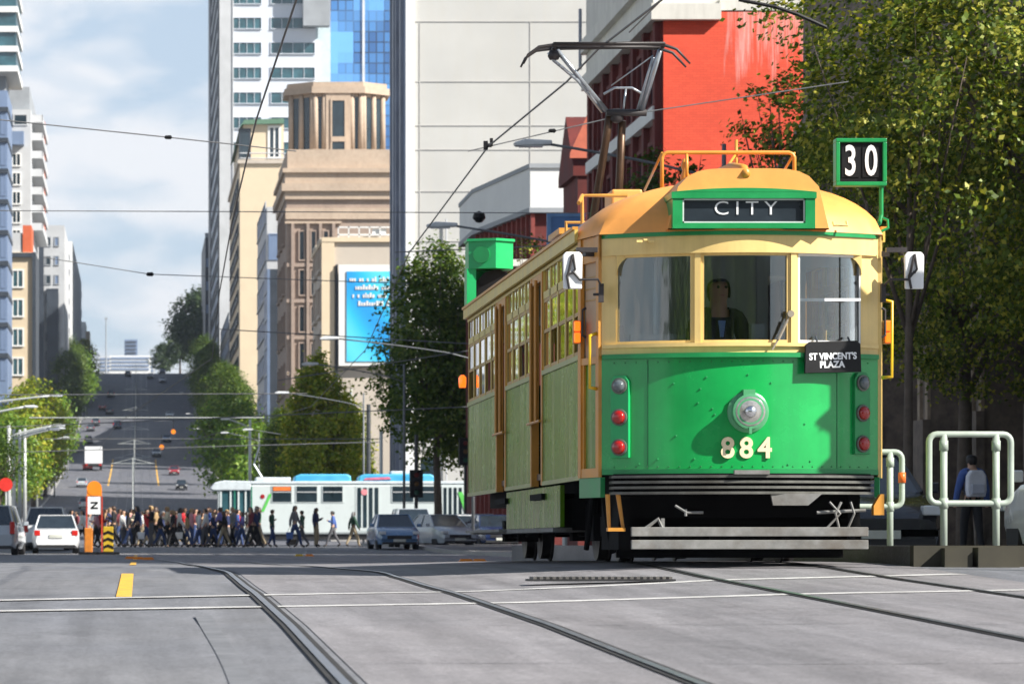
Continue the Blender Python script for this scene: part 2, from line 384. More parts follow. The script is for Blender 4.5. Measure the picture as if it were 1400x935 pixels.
# repaired patches, joints and sealed cracks in the near carriageway
M_patch=paving('asphalt_patch',(.12,.122,.135),(.135,.135,.14)); M_crack=mat('crack_sealer',(.11,.108,.112),.7,var=.4,scale=8)
rc=random.Random(8)
def patchsheet(name,poly_rows,mt,lift=.0105):
    b=MB(); b.grid([[(x,y,g(y,x)+lift) for x in (r[0],r[1])] for y,r in poly_rows]); o=b.build(name,mt); o['kind']='structure'
patchsheet('road_patch',[(y,(6.9,9.4)) for y in (19,20,21,22,23,24)],M_patch,.0105)
patchsheet('road_patch',[(y,(-1.9,-.75)) for y in (15,16,17,18,19)],M_patch)
b=MB()
def crack(x,y,dx,dy,n,w_=.016):
    pts=[]
    for i in range(n): pts.append((x,y)); x+=dx+rc.uniform(-.05,.05); y+=dy+rc.uniform(-.05,.05)
    for (xa,ya),(xb,yb_) in zip(pts,pts[1:]):
        d=Vector((xb-xa,yb_-ya)); d.normalize(); q=Vector((-d.y,d.x))*w_*rc.uniform(.5,1.3)
        b.add([(xa+q.x,ya+q.y,g(ya,xa)+.0135),(xa-q.x,ya-q.y,g(ya,xa)+.0135),(xb-q.x,yb_-q.y,g(yb_,xb)+.0135),(xb+q.x,yb_+q.y,g(yb_,xb)+.0135)],[(0,1,2,3)])
for y in (16.2,20.1,26.9,31.0):
    crack(.95,y,.2,.012,8,.010); crack(2.5,y+.05,.2,.01,10,.010); crack(4.6,y+.1,.2,.01,7,.010)
crack(-1.6,17.5,.12,.05,12,.005)
o=b.build('sealed_cracks',M_crack); o['kind']='structure'
# ================================================================== THE GREEN AND CREAM TRAM
T_green=mat('tram_green',(.008,.37,.078),.26,var=.14,scale=2.0,spec=.5,coat=.35,dirt_or_sheen=(.01,.20,.06,.35),streak=2.0,rv=.08)
T_green2=mat('tram_green_trim',(.012,.27,.075),.35,var=.15,scale=4)
T_plate=mat('tram_green_plate',(.015,.40,.12),.35,var=.08)
T_cream=mat('tram_cream',(.84,.61,.23),.38,var=.07,scale=2.5,dirt_or_sheen=(.50,.33,.12,.35),streak=3,coat=.15)
T_sidecream=mat('tram_side_cream',(.70,.52,.12),.40,var=.12,scale=2.5,dirt_or_sheen=(.40,.30,.12,.5),streak=3)
T_orange=mat('tram_roof_orange',(.86,.37,.085),.5,var=.10,scale=1.8,dirt_or_sheen=(.50,.20,.05,.4))
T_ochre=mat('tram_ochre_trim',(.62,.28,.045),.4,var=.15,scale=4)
T_canvas=mat('tram_roof_canvas',(.48,.44,.46),.6,var=.12,scale=1.5,dirt_or_sheen=(.50,.28,.14,.35))
T_side=mat('tram_side_green',(.085,.21,.006),.26,var=.35,scale=2.2,spec=.2,dirt_or_sheen=(.52,.52,.27,.95),streak=1.7,coat=.10,rv=.1)  # pale streaks paint gloss reflections into the faded green
T_rib=mat('bumper_iron',(.13,.13,.115),.5,metal=.2,var=.35,scale=6,dirt_or_sheen=(.05,.04,.03,.8))
T_gal=mat('lifeguard_grey',(.21,.21,.20),.65,var=.3,scale=6,dirt_or_sheen=(.10,.075,.05,.8))
T_black=mat('underframe_black',(.006,.006,.0065),.9,var=.3,spec=.15)
T_wheel=mat('wheel_steel',(.05,.045,.042),.5,metal=.6,var=.3)
T_int=mat('tram_interior_grey',(.40,.44,.44),.6,var=.08)
T_intd=mat('tram_interior_wood',(.13,.075,.035),.5,var=.2)
T_seat=mat('tram_seat_green',(.03,.10,.06),.6,var=.2)
T_frame=mat('window_frame_brown',(.46,.27,.07),.45,var=.2,scale=5)
T_glass=glass_clear('tram_glass',(.92,.95,.95),.9)
T_glassd=glass_clear('tram_side_glass',(.72,.76,.66),1.3)
T_blind=mat('tan_blind',(.52,.37,.24),.7,var=.1)
T_chrome=mat('chrome',(.75,.76,.78),.18,metal=1,var=.05)
T_lens=mat('lamp_lens_clear',(.42,.41,.38),.16,var=.35,scale=14,coat=.8,metal=.5)
T_lensr=mat('lamp_lens_red',(.36,.006,.004),.15,var=.1,coat=.8)
T_lensg=mat('lamp_lens_grey',(.10,.12,.13),.15,var=.2,coat=.8)
T_lenso=mat('lamp_lens_orange',(.85,.11,.01),.2,var=.1,coat=.6,emit=(1,.16,.01),estr=.9)
T_num=mat('numeral_cream',(.88,.74,.48),.4,var=.05)
T_blk=mat('sign_black',(.006,.006,.007),.5,var=.2,spec=.3)
T_slate=mat('destination_roll_black',(.018,.026,.034),.3,var=.3,coat=.3)
T_wht=mat('sign_white',(.85,.86,.86),.5,var=.04)
T_yel=mat('handrail_yellow',(.80,.50,.02),.35,var=.08)
T_metal=mat('pantograph_steel',(.20,.22,.24),.35,metal=.8,var=.2)
T_carbon=mat('pantograph_dark',(.035,.03,.03),.5,var=.2)

TX,TY,TZ=5.22,31.10,-.005
HW=1.20; SW=1.31; YB=.95; LEN=12.9; NB=.42
tram=empty('tram',(TX,TY,TZ),0,'vintage green and cream tram with orange roof and number 884, nearest vehicle in the street','tram')
def nose(x):
    a=abs(x)/HW
    return NB*a**2.0 if a<=1 else NB+(abs(x)-HW)/(SW-HW)*(YB-NB)
def ribbon(mb,xa,xb,z0,z1,out=0,th=.05,n=None,flip=False):
    """curved strip of the tram's end wall; flip = rear end"""
    n=n or max(2,int(abs(xb-xa)/.08)); f=[];bk=[]
    for i in range(n+1):
        x=xa+(xb-xa)*i/n; y=nose(x)-out
        f.append((x,y)); 
    poly=f+[(x,y+th+out) for x,y in f[::-1]]
    if flip: poly=[(x,LEN-y) for x,y in poly]
    n2=len(poly)//2
    vs=[(x,y,z0) for x,y in poly]+[(x,y,z1) for x,y in poly]; m=len(poly)
    fs=[]
    for i in range(n2-1):
        j=m-1-i
        fs.append((i,i+1,j-1,j)); fs.append((m+i,m+j,m+j-1,m+i+1))
    for i in range(m): fs.append((i,m+i,m+(i+1)%m,(i+1)%m))
    mb.add(vs,[f_ if flip else f_[::-1] for f_ in fs]); return mb
zA,zB,zC,zD,zE=.78,1.77,1.895,2.665,2.85
# --- front end
b=MB(); ribbon(b,-HW,HW,zA,zB,0,.05,36); fp=b.build('front_panel',T_green,tram,auto=.5); tag(fp,'glossy bright green curved front panel')
b=MB(); ribbon(b,-HW-.0,HW,zB,zB+.04,.05,.05,36); ribbon(b,-HW,HW,zA-.01,zA+.035,.018,.05,36); b.build('panel_moulding',T_green2,tram,auto=.5)
b=MB(); ribbon(b,-HW,HW,zB+.035,zC,0,.06,36); ribbon(b,-HW,HW,zC-.03,zC,.03,.02,36)
for xa,xb in ((-HW,-1.085),(-.465,-.385),(.357,.442),(1.03,HW)): ribbon(b,xa,xb,zC,zD,.0,.07,3)
ribbon(b,-.45,-.40,zC,zD,.018,.02,2); ribbon(b,.375,.425,zC,zD,.018,.02,2)
b.build('window_surround',T_cream,tram,auto=.5)
b=MB(); ribbon(b,-HW-.01,HW+.01,zD,zE-.035,.035,.10,40)
# curved corner fillets of the outer windows
for s in (-1,1):
    xo=-1.085 if s<0 else 1.03; rr=.17
    poly=[(xo,zD)]+[(xo-s*rr+s*rr*math.cos(t),zD-rr+rr*math.sin(t)) for t in [R(a) for a in range(0,91,15)]]
    y0=nose(xo-s*.08); b.prism(poly,y0+.01,y0+.05,'y')
b.build('header_panel',T_cream,tram,auto=.5)
b=MB(); ribbon(b,-HW-.02,HW+.02,zE-.035,zE+.005,.055,.12,40); b.build('gutter_moulding',T_green2,tram,auto=.5)
wn=[(-1.085,-.465),(-.385,.357),(.442,1.03)]
for xa,xb in wn:
    b=MB(); ribbon(b,xa+.012,xb-.012,zC+.0,zC+.025,-.005,.03); ribbon(b,xa,xa+.016,zC,zD,-.005,.03,2); ribbon(b,xb-.016,xb,zC,zD,-.005,.03,2); ribbon(b,xa,xb,zD-.022,zD,-.005,.03)
    fr=b.build('window_frame',T_cream if xb<1 else T_wht,tram)
    b=MB(); ribbon(b,xa,xb,zC,zD,-.022,.028); b.build('glass',T_glass,fr,auto=.5)
b=MB(); b.box(.47,1.0,.16,.19,2.26,2.285); b.build('sash_bar',T_wht,tram)
# wiper
b=MB(); b.tube([(.36,.0,2.14),(.30,-.03,2.0),(.20,-.045,1.83)],.008); b.tube([(.33,-.04,2.08),(.255,-.045,1.92)],.012,6); b.lathe([(.03,-.03),(.03,.02)],10,(.365,.0,2.14),'y')
b.build('wiper',mat('wiper_grey',(.30,.26,.2),.5),tram)
# --- destination box in its green frame
b=MB(); bx0,bx1,bz0,bz1=-.66,.56,2.865,3.175; yf=-.10
b.box(bx0,bx1,yf,yf+.5,bz0,bz0+.045); b.box(bx0-.01,bx1+.01,yf-.012,yf+.5,bz1-.055,bz1)
b.box(bx0,bx0+.085,yf,yf+.5,bz0+.045,bz1-.055); b.box(bx1-.085,bx1,yf,yf+.5,bz0+.045,bz1-.055)
n=14; pts=[(bx0-.01+(bx1-bx0+.02)*i/n, bz1+.035*(1-((i/n-.5)*2)**2)) for i in range(n+1)]
b.prism(pts+[(bx1+.01,bz1-.002),(bx0-.01,bz1-.002)],yf-.014,yf+.5,'y')
db=b.build('destination_box',T_green2,tram,bevel=.006)
b=MB(); b.box(bx0+.085,bx1-.085,yf+.045,yf+.06,bz0+.045,bz1-.055); b.build('destination_blind',T_slate,db)
b=MB(); ix0,ix1,iz0,iz1=bx0+.087,bx1-.087,bz0+.047,bz1-.057
for q in ((ix0,ix1,iz0,iz0+.012),(ix0,ix1,iz1-.012,iz1),(ix0,ix0+.012,iz0,iz1),(ix1-.012,ix1,iz0,iz1)): b.box(q[0],q[1],yf+.01,yf+.03,q[2],q[3])
b.build('blind_frame',mat('frame_pale',(.55,.62,.58),.4),db)
text('destination_text','CITY',.168,T_wht,db,Matrix.Translation((-.03,yf+.040,3.035)),.003,-.001,1.15,spacing=1.45)
# --- roof: domed ends, canvas over the saloon
def outline():
    P=[]; n=26
    for i in range(n+1):
        x=-HW-.03+(2*HW+.06)*i/n; P.append((x,nose(min(HW,max(-HW,x)))-.06))
    side=[(SW+.045,YB)]+[(SW+.045,YB+(LEN-2*YB)*i/24) for i in range(1,25)]
    rear=[(-x,LEN-y) for x,y in P]
    lside=[(-SW-.045,LEN-YB-(LEN-2*YB)*i/24) for i in range(0,25)]
    return P+side+rear+lside
O=outline(); K=12; H=.50
def centre(y): return (0,min(max(y,1.05),LEN-1.05))
rings=[]
for k in range(K+1):
    t=k/K; tt=1-math.cos(t*math.pi/2)           # dense near the edge
    tt=t**1.6*.55+t*.45
    ring=[]
    for x,y in O:
        cx,cy=centre(y); px=x+(cx-x)*tt; py=y+(cy-y)*tt
        h=H*(1-(1-tt)**2.6)**.62
        ring.append((px,py,zE+h))
    rings.append(ring)
def roofpart(name,mt,test):
    b=MB(); n=len(O)
    vs=[p for r in rings for p in r]
    keep=[]
    for k in range(K):
        for i in range(n):
            j=(i+1)%n; f=(k*n+i,k*n+j,(k+1)*n+j,(k+1)*n+i)
            c=sum(vs[a][1] for a in f)/4
            if test(c,k): keep.append(f)
    used=sorted({a for f in keep for a in f}); mp_={a:i for i,a in enumerate(used)}
    b.add([vs[a] for a in used],[tuple(mp_[a] for a in f) for f in keep]); o=b.build(name,mt,tram,auto=.8)
    return o
roofpart('roof_dome',T_orange,lambda c,k:c<1.25)
roofpart('rear_roof_dome',T_orange,lambda c,k:c>LEN-1.25)
roofpart('roof',T_canvas,lambda c,k:1.25<=c<=LEN-1.25)
# cream strip and gutter along the roof edge
for s in (-1,1):
    b=MB(); b.box(s*(SW+.03),s*(SW+.062),YB,LEN-YB,2.835,2.945); b.build('letter_board',T_sidecream,tram); b=MB(); b.box(s*(SW+.03),s*(SW+.08),YB,LEN-YB,2.945,2.972); b.build('gutter',T_ochre,tram)
# hood over the destination box + ridge band
b=MB(); rows=[]
for i in range(17):
    a=-1+2*i/16; x=.69*math.copysign(abs(a)**.85,a); z=2.87+.52*(1-abs(a)**5)**.5
    rows.append([(x,y,z if y<1.0 else z-.03-.02*(y-1.0)) for y in (-.03,.10,.5,1.0,1.45)])
b=MB(); b.prism([(-.69,2.87)]+[(.69*(-1+2*i/16)*1.0,2.87+.52*(1-abs(-1+2*i/16)**5)**.5-.006) for i in range(17)]+[(.69,2.87)],-.03,1.5,'y')
b.build('roof_hood',T_orange,tram,bevel=.03)
b=MB(); b.tube([(-.02,-.05,3.33),(-.03,.05,3.385),(-.09,.3,3.42),(-.09,.9,3.44),(-.09,1.4,3.42)],[.035,.045,.05,.05,.04],8); b.build('roof_ridge_band',T_ochre,tram,smooth=True)
# roof guard rail
b=MB(); yr=.95; 
b.tube([(-.60,yr,3.28),(-.60,yr,3.58),(-.585,yr,3.61),(-.55,yr,3.625),(.52,yr,3.625),(.555,yr,3.61),(.57,yr,3.58),(.57,yr,3.28)],.018,8)
b.tube([(.06,yr+.02,3.36),(.06,yr+.02,3.74)],.014); b.tube([(.06,yr+.02,3.62),(-.12,yr-.2,3.38)],.012); b.tube([(-.38,yr,3.38),(-.38,yr,3.62)],.014); b.tube([(-.60,yr,3.62),(-.60,yr+1.1,3.40)],.012); b.tube([(.57,yr,3.62),(.57,yr+1.1,3.40)],.012)
b.lathe([(.035,3.36),(.045,3.42),(.025,3.47),(.04,3.52),(.02,3.58)],10,(-.38,yr+.1,0))
b.build('roof_guard_rail',T_ochre,tram,smooth=True)
b=MB()
b.box(-.62,-.32,4.2,4.75,3.30,3.62); b.build('roof_equipment_box',T_orange,tram,bevel=.02)
b=MB(); b.tube([(-.98,3.6,3.15),(-.98,3.6,3.50),(-.55,3.6,3.50)],.02); b.tube([(-.98,3.6,3.50),(-1.05,3.3,3.40)],.02); b.build('roof_step_rail',T_ochre,tram); b=MB(); b.tube([(-.9,5.6,3.1),(-.9,5.6,3.42),(-.6,5.6,3.42),(-.6,5.6,3.2)],.02); b.build('roof_step_rail',T_ochre,tram); b=MB(); b.box(-.9,.9,6.2,7.2,3.36,3.42); b.build('roof_walkway',T_ochre,tram)
# route number boxes, one on the roof corner at each end
def route_box(front):
    c=MB(); x0,x1,z0,z1=.875,1.32,3.30,3.715; ya,yb_=.62,.76
    fl=(lambda bb:None)
    def P(x,y,z): return (x,y,z) if front else (-x,LEN-y,z)
    def bx(c,xa,xb,y0,y1,za,zb):
        p=P(xa,y0,za); q=P(xb,y1,zb); c.box(p[0],q[0],p[1],q[1],za,zb)
    t=.035
    bx(c,x0,x1,ya,yb_,z0,z0+t); bx(c,x0,x1,ya,yb_,z1-t,z1); bx(c,x0,x0+t,ya,yb_,z0+t,z1-t); bx(c,x1-t,x1,ya,yb_,z0+t,z1-t)
    bx(c,x0+t,x1-t,yb_-.03,yb_-.002,z0+t,z1-t)
    o=c.build('number_box',T_green2 if front else T_plate,tram,bevel=.006)
    c=MB(); bx(c,x0+t,x1-t,ya+.03,ya+.045,z0+t,z1-t); c.build('number_blind',T_blk,o)
    c=MB(); pts=[P(1.29,.72,3.31),P(1.29,.72,3.05),P(1.27,.70,2.98),P(1.22,.68,2.94)]
    c.tube(pts,.02); c.tube([P(1.29,.66,3.02),P(1.33,.64,3.0),P(1.33,.62,2.93),P(1.27,.62,2.90)],.013); c.build('bracket',T_green2,o)
    return o
rb=route_box(True)
for ch,x in (('3',1.005),('0',1.185)):
    b=MB(); b.box(x-.075,x+.075,.642,.649,3.375,3.64); b.build('number_card',T_blk,rb)
    text('route_number',ch,.37,T_wht,rb,Matrix.Translation((x,.636,3.507)),.002,.006,.62)
rr_=route_box(False)
# ribbed rear hood of the rear number box (its back faces the camera)
yb0=LEN-1.30
b=MB(); b.prism([(-1.33,yb0+.12),(-1.02,yb0),(-.80,yb0+.16),(-.80,yb0+.50),(-1.33,yb0+.50)],3.42,3.74); b.prism([(-1.35,yb0+.10),(-1.02,yb0-.03),(-.78,yb0+.14),(-.78,yb0+.52),(-1.35,yb0+.52)],3.74,3.77); b.box(-1.35,-1.24,yb0+.12,yb0+.45,2.95,3.42); b.build('box_hood',T_plate,rr_)
b=MB(); b.prism([(-1.22,3.0),(-1.22,3.28),(-1.12,3.39),(-.96,3.42),(-.84,3.36),(-.80,3.2),(-.80,3.0)],yb0+.2,yb0+.45,'y'); b.build('box_recess',T_blk,rr_)
b=MB(); b.lathe([(.10,-.02),(.10,.03)],18,(0,0,0),'y',Matrix.Translation((-1.18,yb0+.06,3.58))@Matrix.Rotation(R(-21),4,'Z')); b.build('round_cover',T_green2,rr_)
# --- bumper
b=MB()
for i in range(4):
    z0=.597+i*.047
    ribbon(b,-1.13,1.13,z0,z0+.022,.125,.10,30)
b.build('bumper',T_rib,tram,auto=.5)
b=MB(); ribbon(b,-1.11,1.11,.60,.775,.075,.06,30); b.build('bumper_backing',T_black,tram,auto=.5)
b=MB(); b.prism([(.18,.60),(.62,.60),(.50,.50),(.20,.50)],-.10,-.06,'y'); b.box(-.14,.16,-.16,-.10,.765,.80); b.build('coupler_plate',T_gal,tram)
b=MB(); b.box(-1.0,1.0,.62,.68,.40,.60); b.build('buffer_beam',T_black,tram)
# --- lifeguard
b=MB()
for z0,z1 in ((.235,.315),(.125,.205)): b.box(-1.00,1.03,-.02,.03,z0,z1)
lg=b.build('lifeguard',T_gal,tram,bevel=.006); tag(lg,'grey double plank lifeguard gate under the front')
b=MB()
b.tube([(-.88,0,.30),(-.77,0,.385),(-.73,0,.30)],.018,6); b.box(-.745,-.715,-.01,.02,.28,.39); b.tube([(-.62,.02,.50),(-.52,.02,.44),(-.38,.02,.44)],.012); b.tube([(-.53,.02,.47),(-.53,.02,.41)],.012)
for x,m_ in ((.70,.09),(.80,-.05),(.88,.03)): b.tube([(x,.0,.53),(x+m_,-.01,.43),(x-.02,0,.31)],.011,6)
b.tube([(.60,.05,.44),(1.02,.05,.46)],.014); b.build('lifeguard_links',T_gal,lg)
b=MB()
for x in (-.9,-.3,.35,.95): b.box(x-.02,x+.02,.03,.05,.12,.32)
b.build('gate_back_bar',T_black,lg)
b=MB(); b.box(-1.0,1.0,.95,1.0,.05,.14); b.build('life_tray',T_black,tram)
# --- headlight and lamps
b=MB(); hz=1.30; b.lathe([(.178,.02),(.178,-.015),(.150,-.03),(.142,-.10),(.150,-.13),(.134,-.135)],28,(0,0,hz),'y'); b.box(-.05,.05,-.08,.0,hz+.14,hz+.19); b.box(-.012,.012,-.14,-.11,hz-.19,hz-.13)
hl=b.build('headlight',mat('headlight_rim',(.10,.36,.17),.3,metal=.1),tram,auto=.6)
b=MB(); b.lathe([(.132,-.128),(.125,-.138),(.10,-.132),(.075,-.145),(.05,-.15),(.001,-.152)],28,(0,0,hz),'y'); b.build('lens',T_lens,hl,smooth=True)
b=MB(); b.lathe([(.05,-.150),(.045,-.165),(.001,-.168)],18,(0,0,hz),'y'); b.build('bulb_glass',T_chrome,hl,smooth=True)
def lampset(x,s,zs,lab):
    y=nose(x); sl_=math.atan(NB*2/HW*(abs(x)/HW))*(1 if x>0 else -1)
    M=Matrix.Translation((x,y,0))@Matrix.Rotation(sl_,4,'Z')
    p=MB(); zc=(zs[0]+zs[2])/2; hh=(zs[0]-zs[2])/2+.09
    poly=[(-.085,zc-hh),(.085,zc-hh),(.085,zc+hh-.05),(.05,zc+hh),(-.05,zc+hh),(-.085,zc+hh-.05)]
    p.prism(poly,-.035,.03,'y',M); o=p.build('lamp_plate',T_plate if s<0 else T_green2,tram,bevel=.004); tag(o,lab)
    for z,mt_,r_ in ((zs[0],T_lensg,.058),(zs[1],T_lensr,.062),(zs[2],T_lensr,.062)):
        q=MB(); q.lathe([(r_+.012,-.03),(r_+.012,-.05),(r_,-.055)],20,(0,0,z),'y',M); l=q.build('lamp',T_rib,o,auto=.6)
        q=MB(); q.lathe([(r_,-.052),(r_*.8,-.078),(r_*.4,-.09),(.001,-.092)],20,(0,0,z),'y',M); q.build('lens',mt_,l,smooth=True)
lampset(-1.045,-1,(1.535,1.265,1.005),'bright green lamp plate on the shaded side of the front')
lampset(1.02,1,(1.56,1.30,1.035),'dark green lamp plate under the black name board')
text('fleet_number','884',.245,T_num,tram,Matrix.Translation((-.015,-.008,.985)),.008,.006,.98,spacing=1.33)
# rivets
b=MB(); rnd=random.Random(3)
for x,z in [(-.62,1.55),(-.6,1.1),(-.45,.9),(-.42,1.38),(-.4,1.5),(.5,1.2),(-.9,.86),(.55,.88),(-.3,1.33),(-.28,1.28),(.0,1.62),(-.35,1.6),(.35,.85),(-.75,.9),(.2,1.55)]:
    y=nose(x); b.lathe([(.008,.0),(.008,-.008),(.001,-.01)],8,(x,y,z),'y')
b.build('rivets',T_green2,tram)
b=MB()
for x in (-.83,.80): ribbon(b,x-.004,x+.004,.82,1.76,.003,.01,2)
for k in range(26):
    x=-1.1+2.2*k/25
    for z in (.835,1.735): b.lathe([(.006,.0),(.005,-.006),(.001,-.008)],6,(x,nose(x),z),'y')
b.build('seam_rivets',mat('green_seam',(.01,.16,.05),.5),tram)
# name board
M=Matrix.Translation((.735,.062,1.77))@Matrix.Rotation(R(15),4,'Z')@Matrix.Rotation(R(-2),4,'Y')
b=MB(); b.prism([(-.265,-.13),(.265,-.13),(.265,.11),(.235,.14),(-.21,.14),(-.25,.11)],-.012,.012,'y',M); nb_=b.build('name_board',T_blk,tram,bevel=.004); tag(nb_,'black board with white lettering hung on the front')
text('board_text',"ST VINCENT'S",.078,T_wht,nb_,M@Matrix.Translation((.0,-.014,.008)),.001,.003,.92)
text('board_text',"PLAZA",.078,T_wht,nb_,M@Matrix.Translation((-.01,-.014,-.062)),.001,.003,1.0)
b=MB(); b.tube([(.6,.03,1.90),(.6,.10,1.95)],.010); b.tube([(.9,.11,1.90),(.9,.22,1.95)],.010); b.build('board_hooks',T_metal,nb_)
b=MB(); b.box(-.95,-.90,.02,.12,2.755,2.775); b.box(-.89,-.84,.02,.12,2.77,2.785); b.box(-.85,-.80,.02,.12,2.755,2.77); b.tube([(.74,.05,2.93),(.74,.02,2.90),(.86,.05,2.90),(.86,.07,2.94)],.011)
b.build('roof_hooks',T_cream,tram)
# --- cab side panels (both sides)
for s in (-1,1):
    def cabp(u,z,o=0):       # u 0..1 from front corner to saloon corner, o outward
        x=HW+(SW-HW)*u; y=NB+(YB-NB)*u; return (s*(x+o*.98),y-o*.2,z)
    def cb(mb,u0,u1,z0,z1,o0,o1):
        p=[cabp(u0,0,o1),cabp(u1,0,o1),cabp(u1,0,o0),cabp(u0,0,o0)]
        mb.prism([(q[0],q[1]) for q in p],z0,z1)
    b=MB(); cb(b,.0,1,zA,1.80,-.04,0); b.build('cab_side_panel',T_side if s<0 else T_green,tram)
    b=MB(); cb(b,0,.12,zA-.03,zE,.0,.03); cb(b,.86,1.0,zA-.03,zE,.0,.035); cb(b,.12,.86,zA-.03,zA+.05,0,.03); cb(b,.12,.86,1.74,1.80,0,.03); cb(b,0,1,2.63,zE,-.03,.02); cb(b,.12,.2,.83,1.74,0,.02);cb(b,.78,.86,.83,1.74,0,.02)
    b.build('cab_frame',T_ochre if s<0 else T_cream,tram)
    b=MB(); cb(b,.12,.86,1.80,2.63,-.03,-.01); cw=b.build('cab_side_window',T_blind if s<0 else T_glass,tram)
    b=MB(); 
    for k in range(3): cb(b,.12,.86,2.30+.1*k,2.31+.1*k,-.01,-.002)
    b.build('blind_rail',T_frame,cw)
    b=MB(); cb(b,.0,1.05,.575,.75,-.03,.012); b.build('cab_apron',T_green2,tram)
    b=MB(); 
    cb(b,.25,.42,2.68,2.72,.02,.10)
    b.tube([cabp(.62,1.98,.03),cabp(.62,2.0,.06),cabp(.62,2.22,.06),cabp(.62,2.24,.03)],.012); b.build('cab_handle',T_carbon,tram)
    b=MB(); b.tube([cabp(.10,1.52,.03),cabp(.10,1.53,.09),cabp(.10,1.98,.09),cabp(.10,2.0,.03)],.016) if s<0 else b.tube([cabp(.3,1.62,.03),cabp(.3,1.63,.12),cabp(.3,2.28,.12),cabp(.3,2.30,.03)],.016)
    b.build('hand_rail',T_yel,tram,smooth=True)
    # mirror
    mx_=s*1.475; my=.22
    b=MB(); pl=[(mx_-.08,2.37),(mx_+.08,2.37),(mx_+.085,2.66),(mx_+.06,2.69),(mx_-.06,2.69),(mx_-.085,2.66)]; b.prism(pl,my,my+.035,'y'); mi_=b.build('wing_mirror',T_wht,tram,bevel=.01)
    b=MB(); b.tube([(mx_-.005,my-.01,2.66),(mx_-.035,my-.012,2.52),(mx_-.05,my-.012,2.48),(mx_-.03,my-.01,2.37)],.011); b.tube([(mx_-.0,my-.01,2.67),(mx_+.02,my-.012,2.54),(mx_+.0,my-.012,2.51),(mx_-.05,my-.012,2.49)],.010); b.tube([(mx_+.0,my-.012,2.52),(mx_+.06 if s<0 else mx_-.06,my-.012,2.45),(s*1.26,.2,2.45),(s*1.22,.28,2.40),(s*1.21,.3,2.30)],.011); b.box(s*1.20,s*1.24,.27,.33,2.26,2.42)
    b.tube([(s*1.28,.34,2.33),(s*1.22,.30,2.33)],.012)
    b.box(s*1.25,s*1.43,.30,.36,2.695,2.735)
    b.build('mirror_arm',T_carbon,mi_)
    # indicator
    b=MB(); b.box(s*1.335,s*1.40,.80,.88,1.93,2.135); il=b.build('indicator_lamp',T_ochre,tram,bevel=.004)
    b=MB(); b.box(s*1.34,s*1.395,.775,.80,2.04,2.125); b.box(s*1.34,s*1.395,.775,.80,1.94,2.025); b.build('lens',T_lenso,il,bevel=.008)
    b=MB(); b.lathe([(.04,-.07),(.045,-.02),(.045,.05),(.02,.08)],12,(s*1.375,LEN-.88,2.10),'z'); b.build('rear_indicator_lens',T_lenso,tram,smooth=True)
    # cab step stirrup
    b=MB()
    if s<0: b.tube([(-1.165,.30,.60),(-1.15,.30,.30),(-1.03,.30,.30),(-1.075,.30,.60)],.022,6); b.box(-1.17,-1.02,.22,.34,.28,.31)
    else: b.prism([(1.12,.50),(1.18,.60),(1.21,.60),(1.21,.42),(1.12,.42)],.2,.3,'y')
    b.build('step_stirrup',T_ochre,tram)
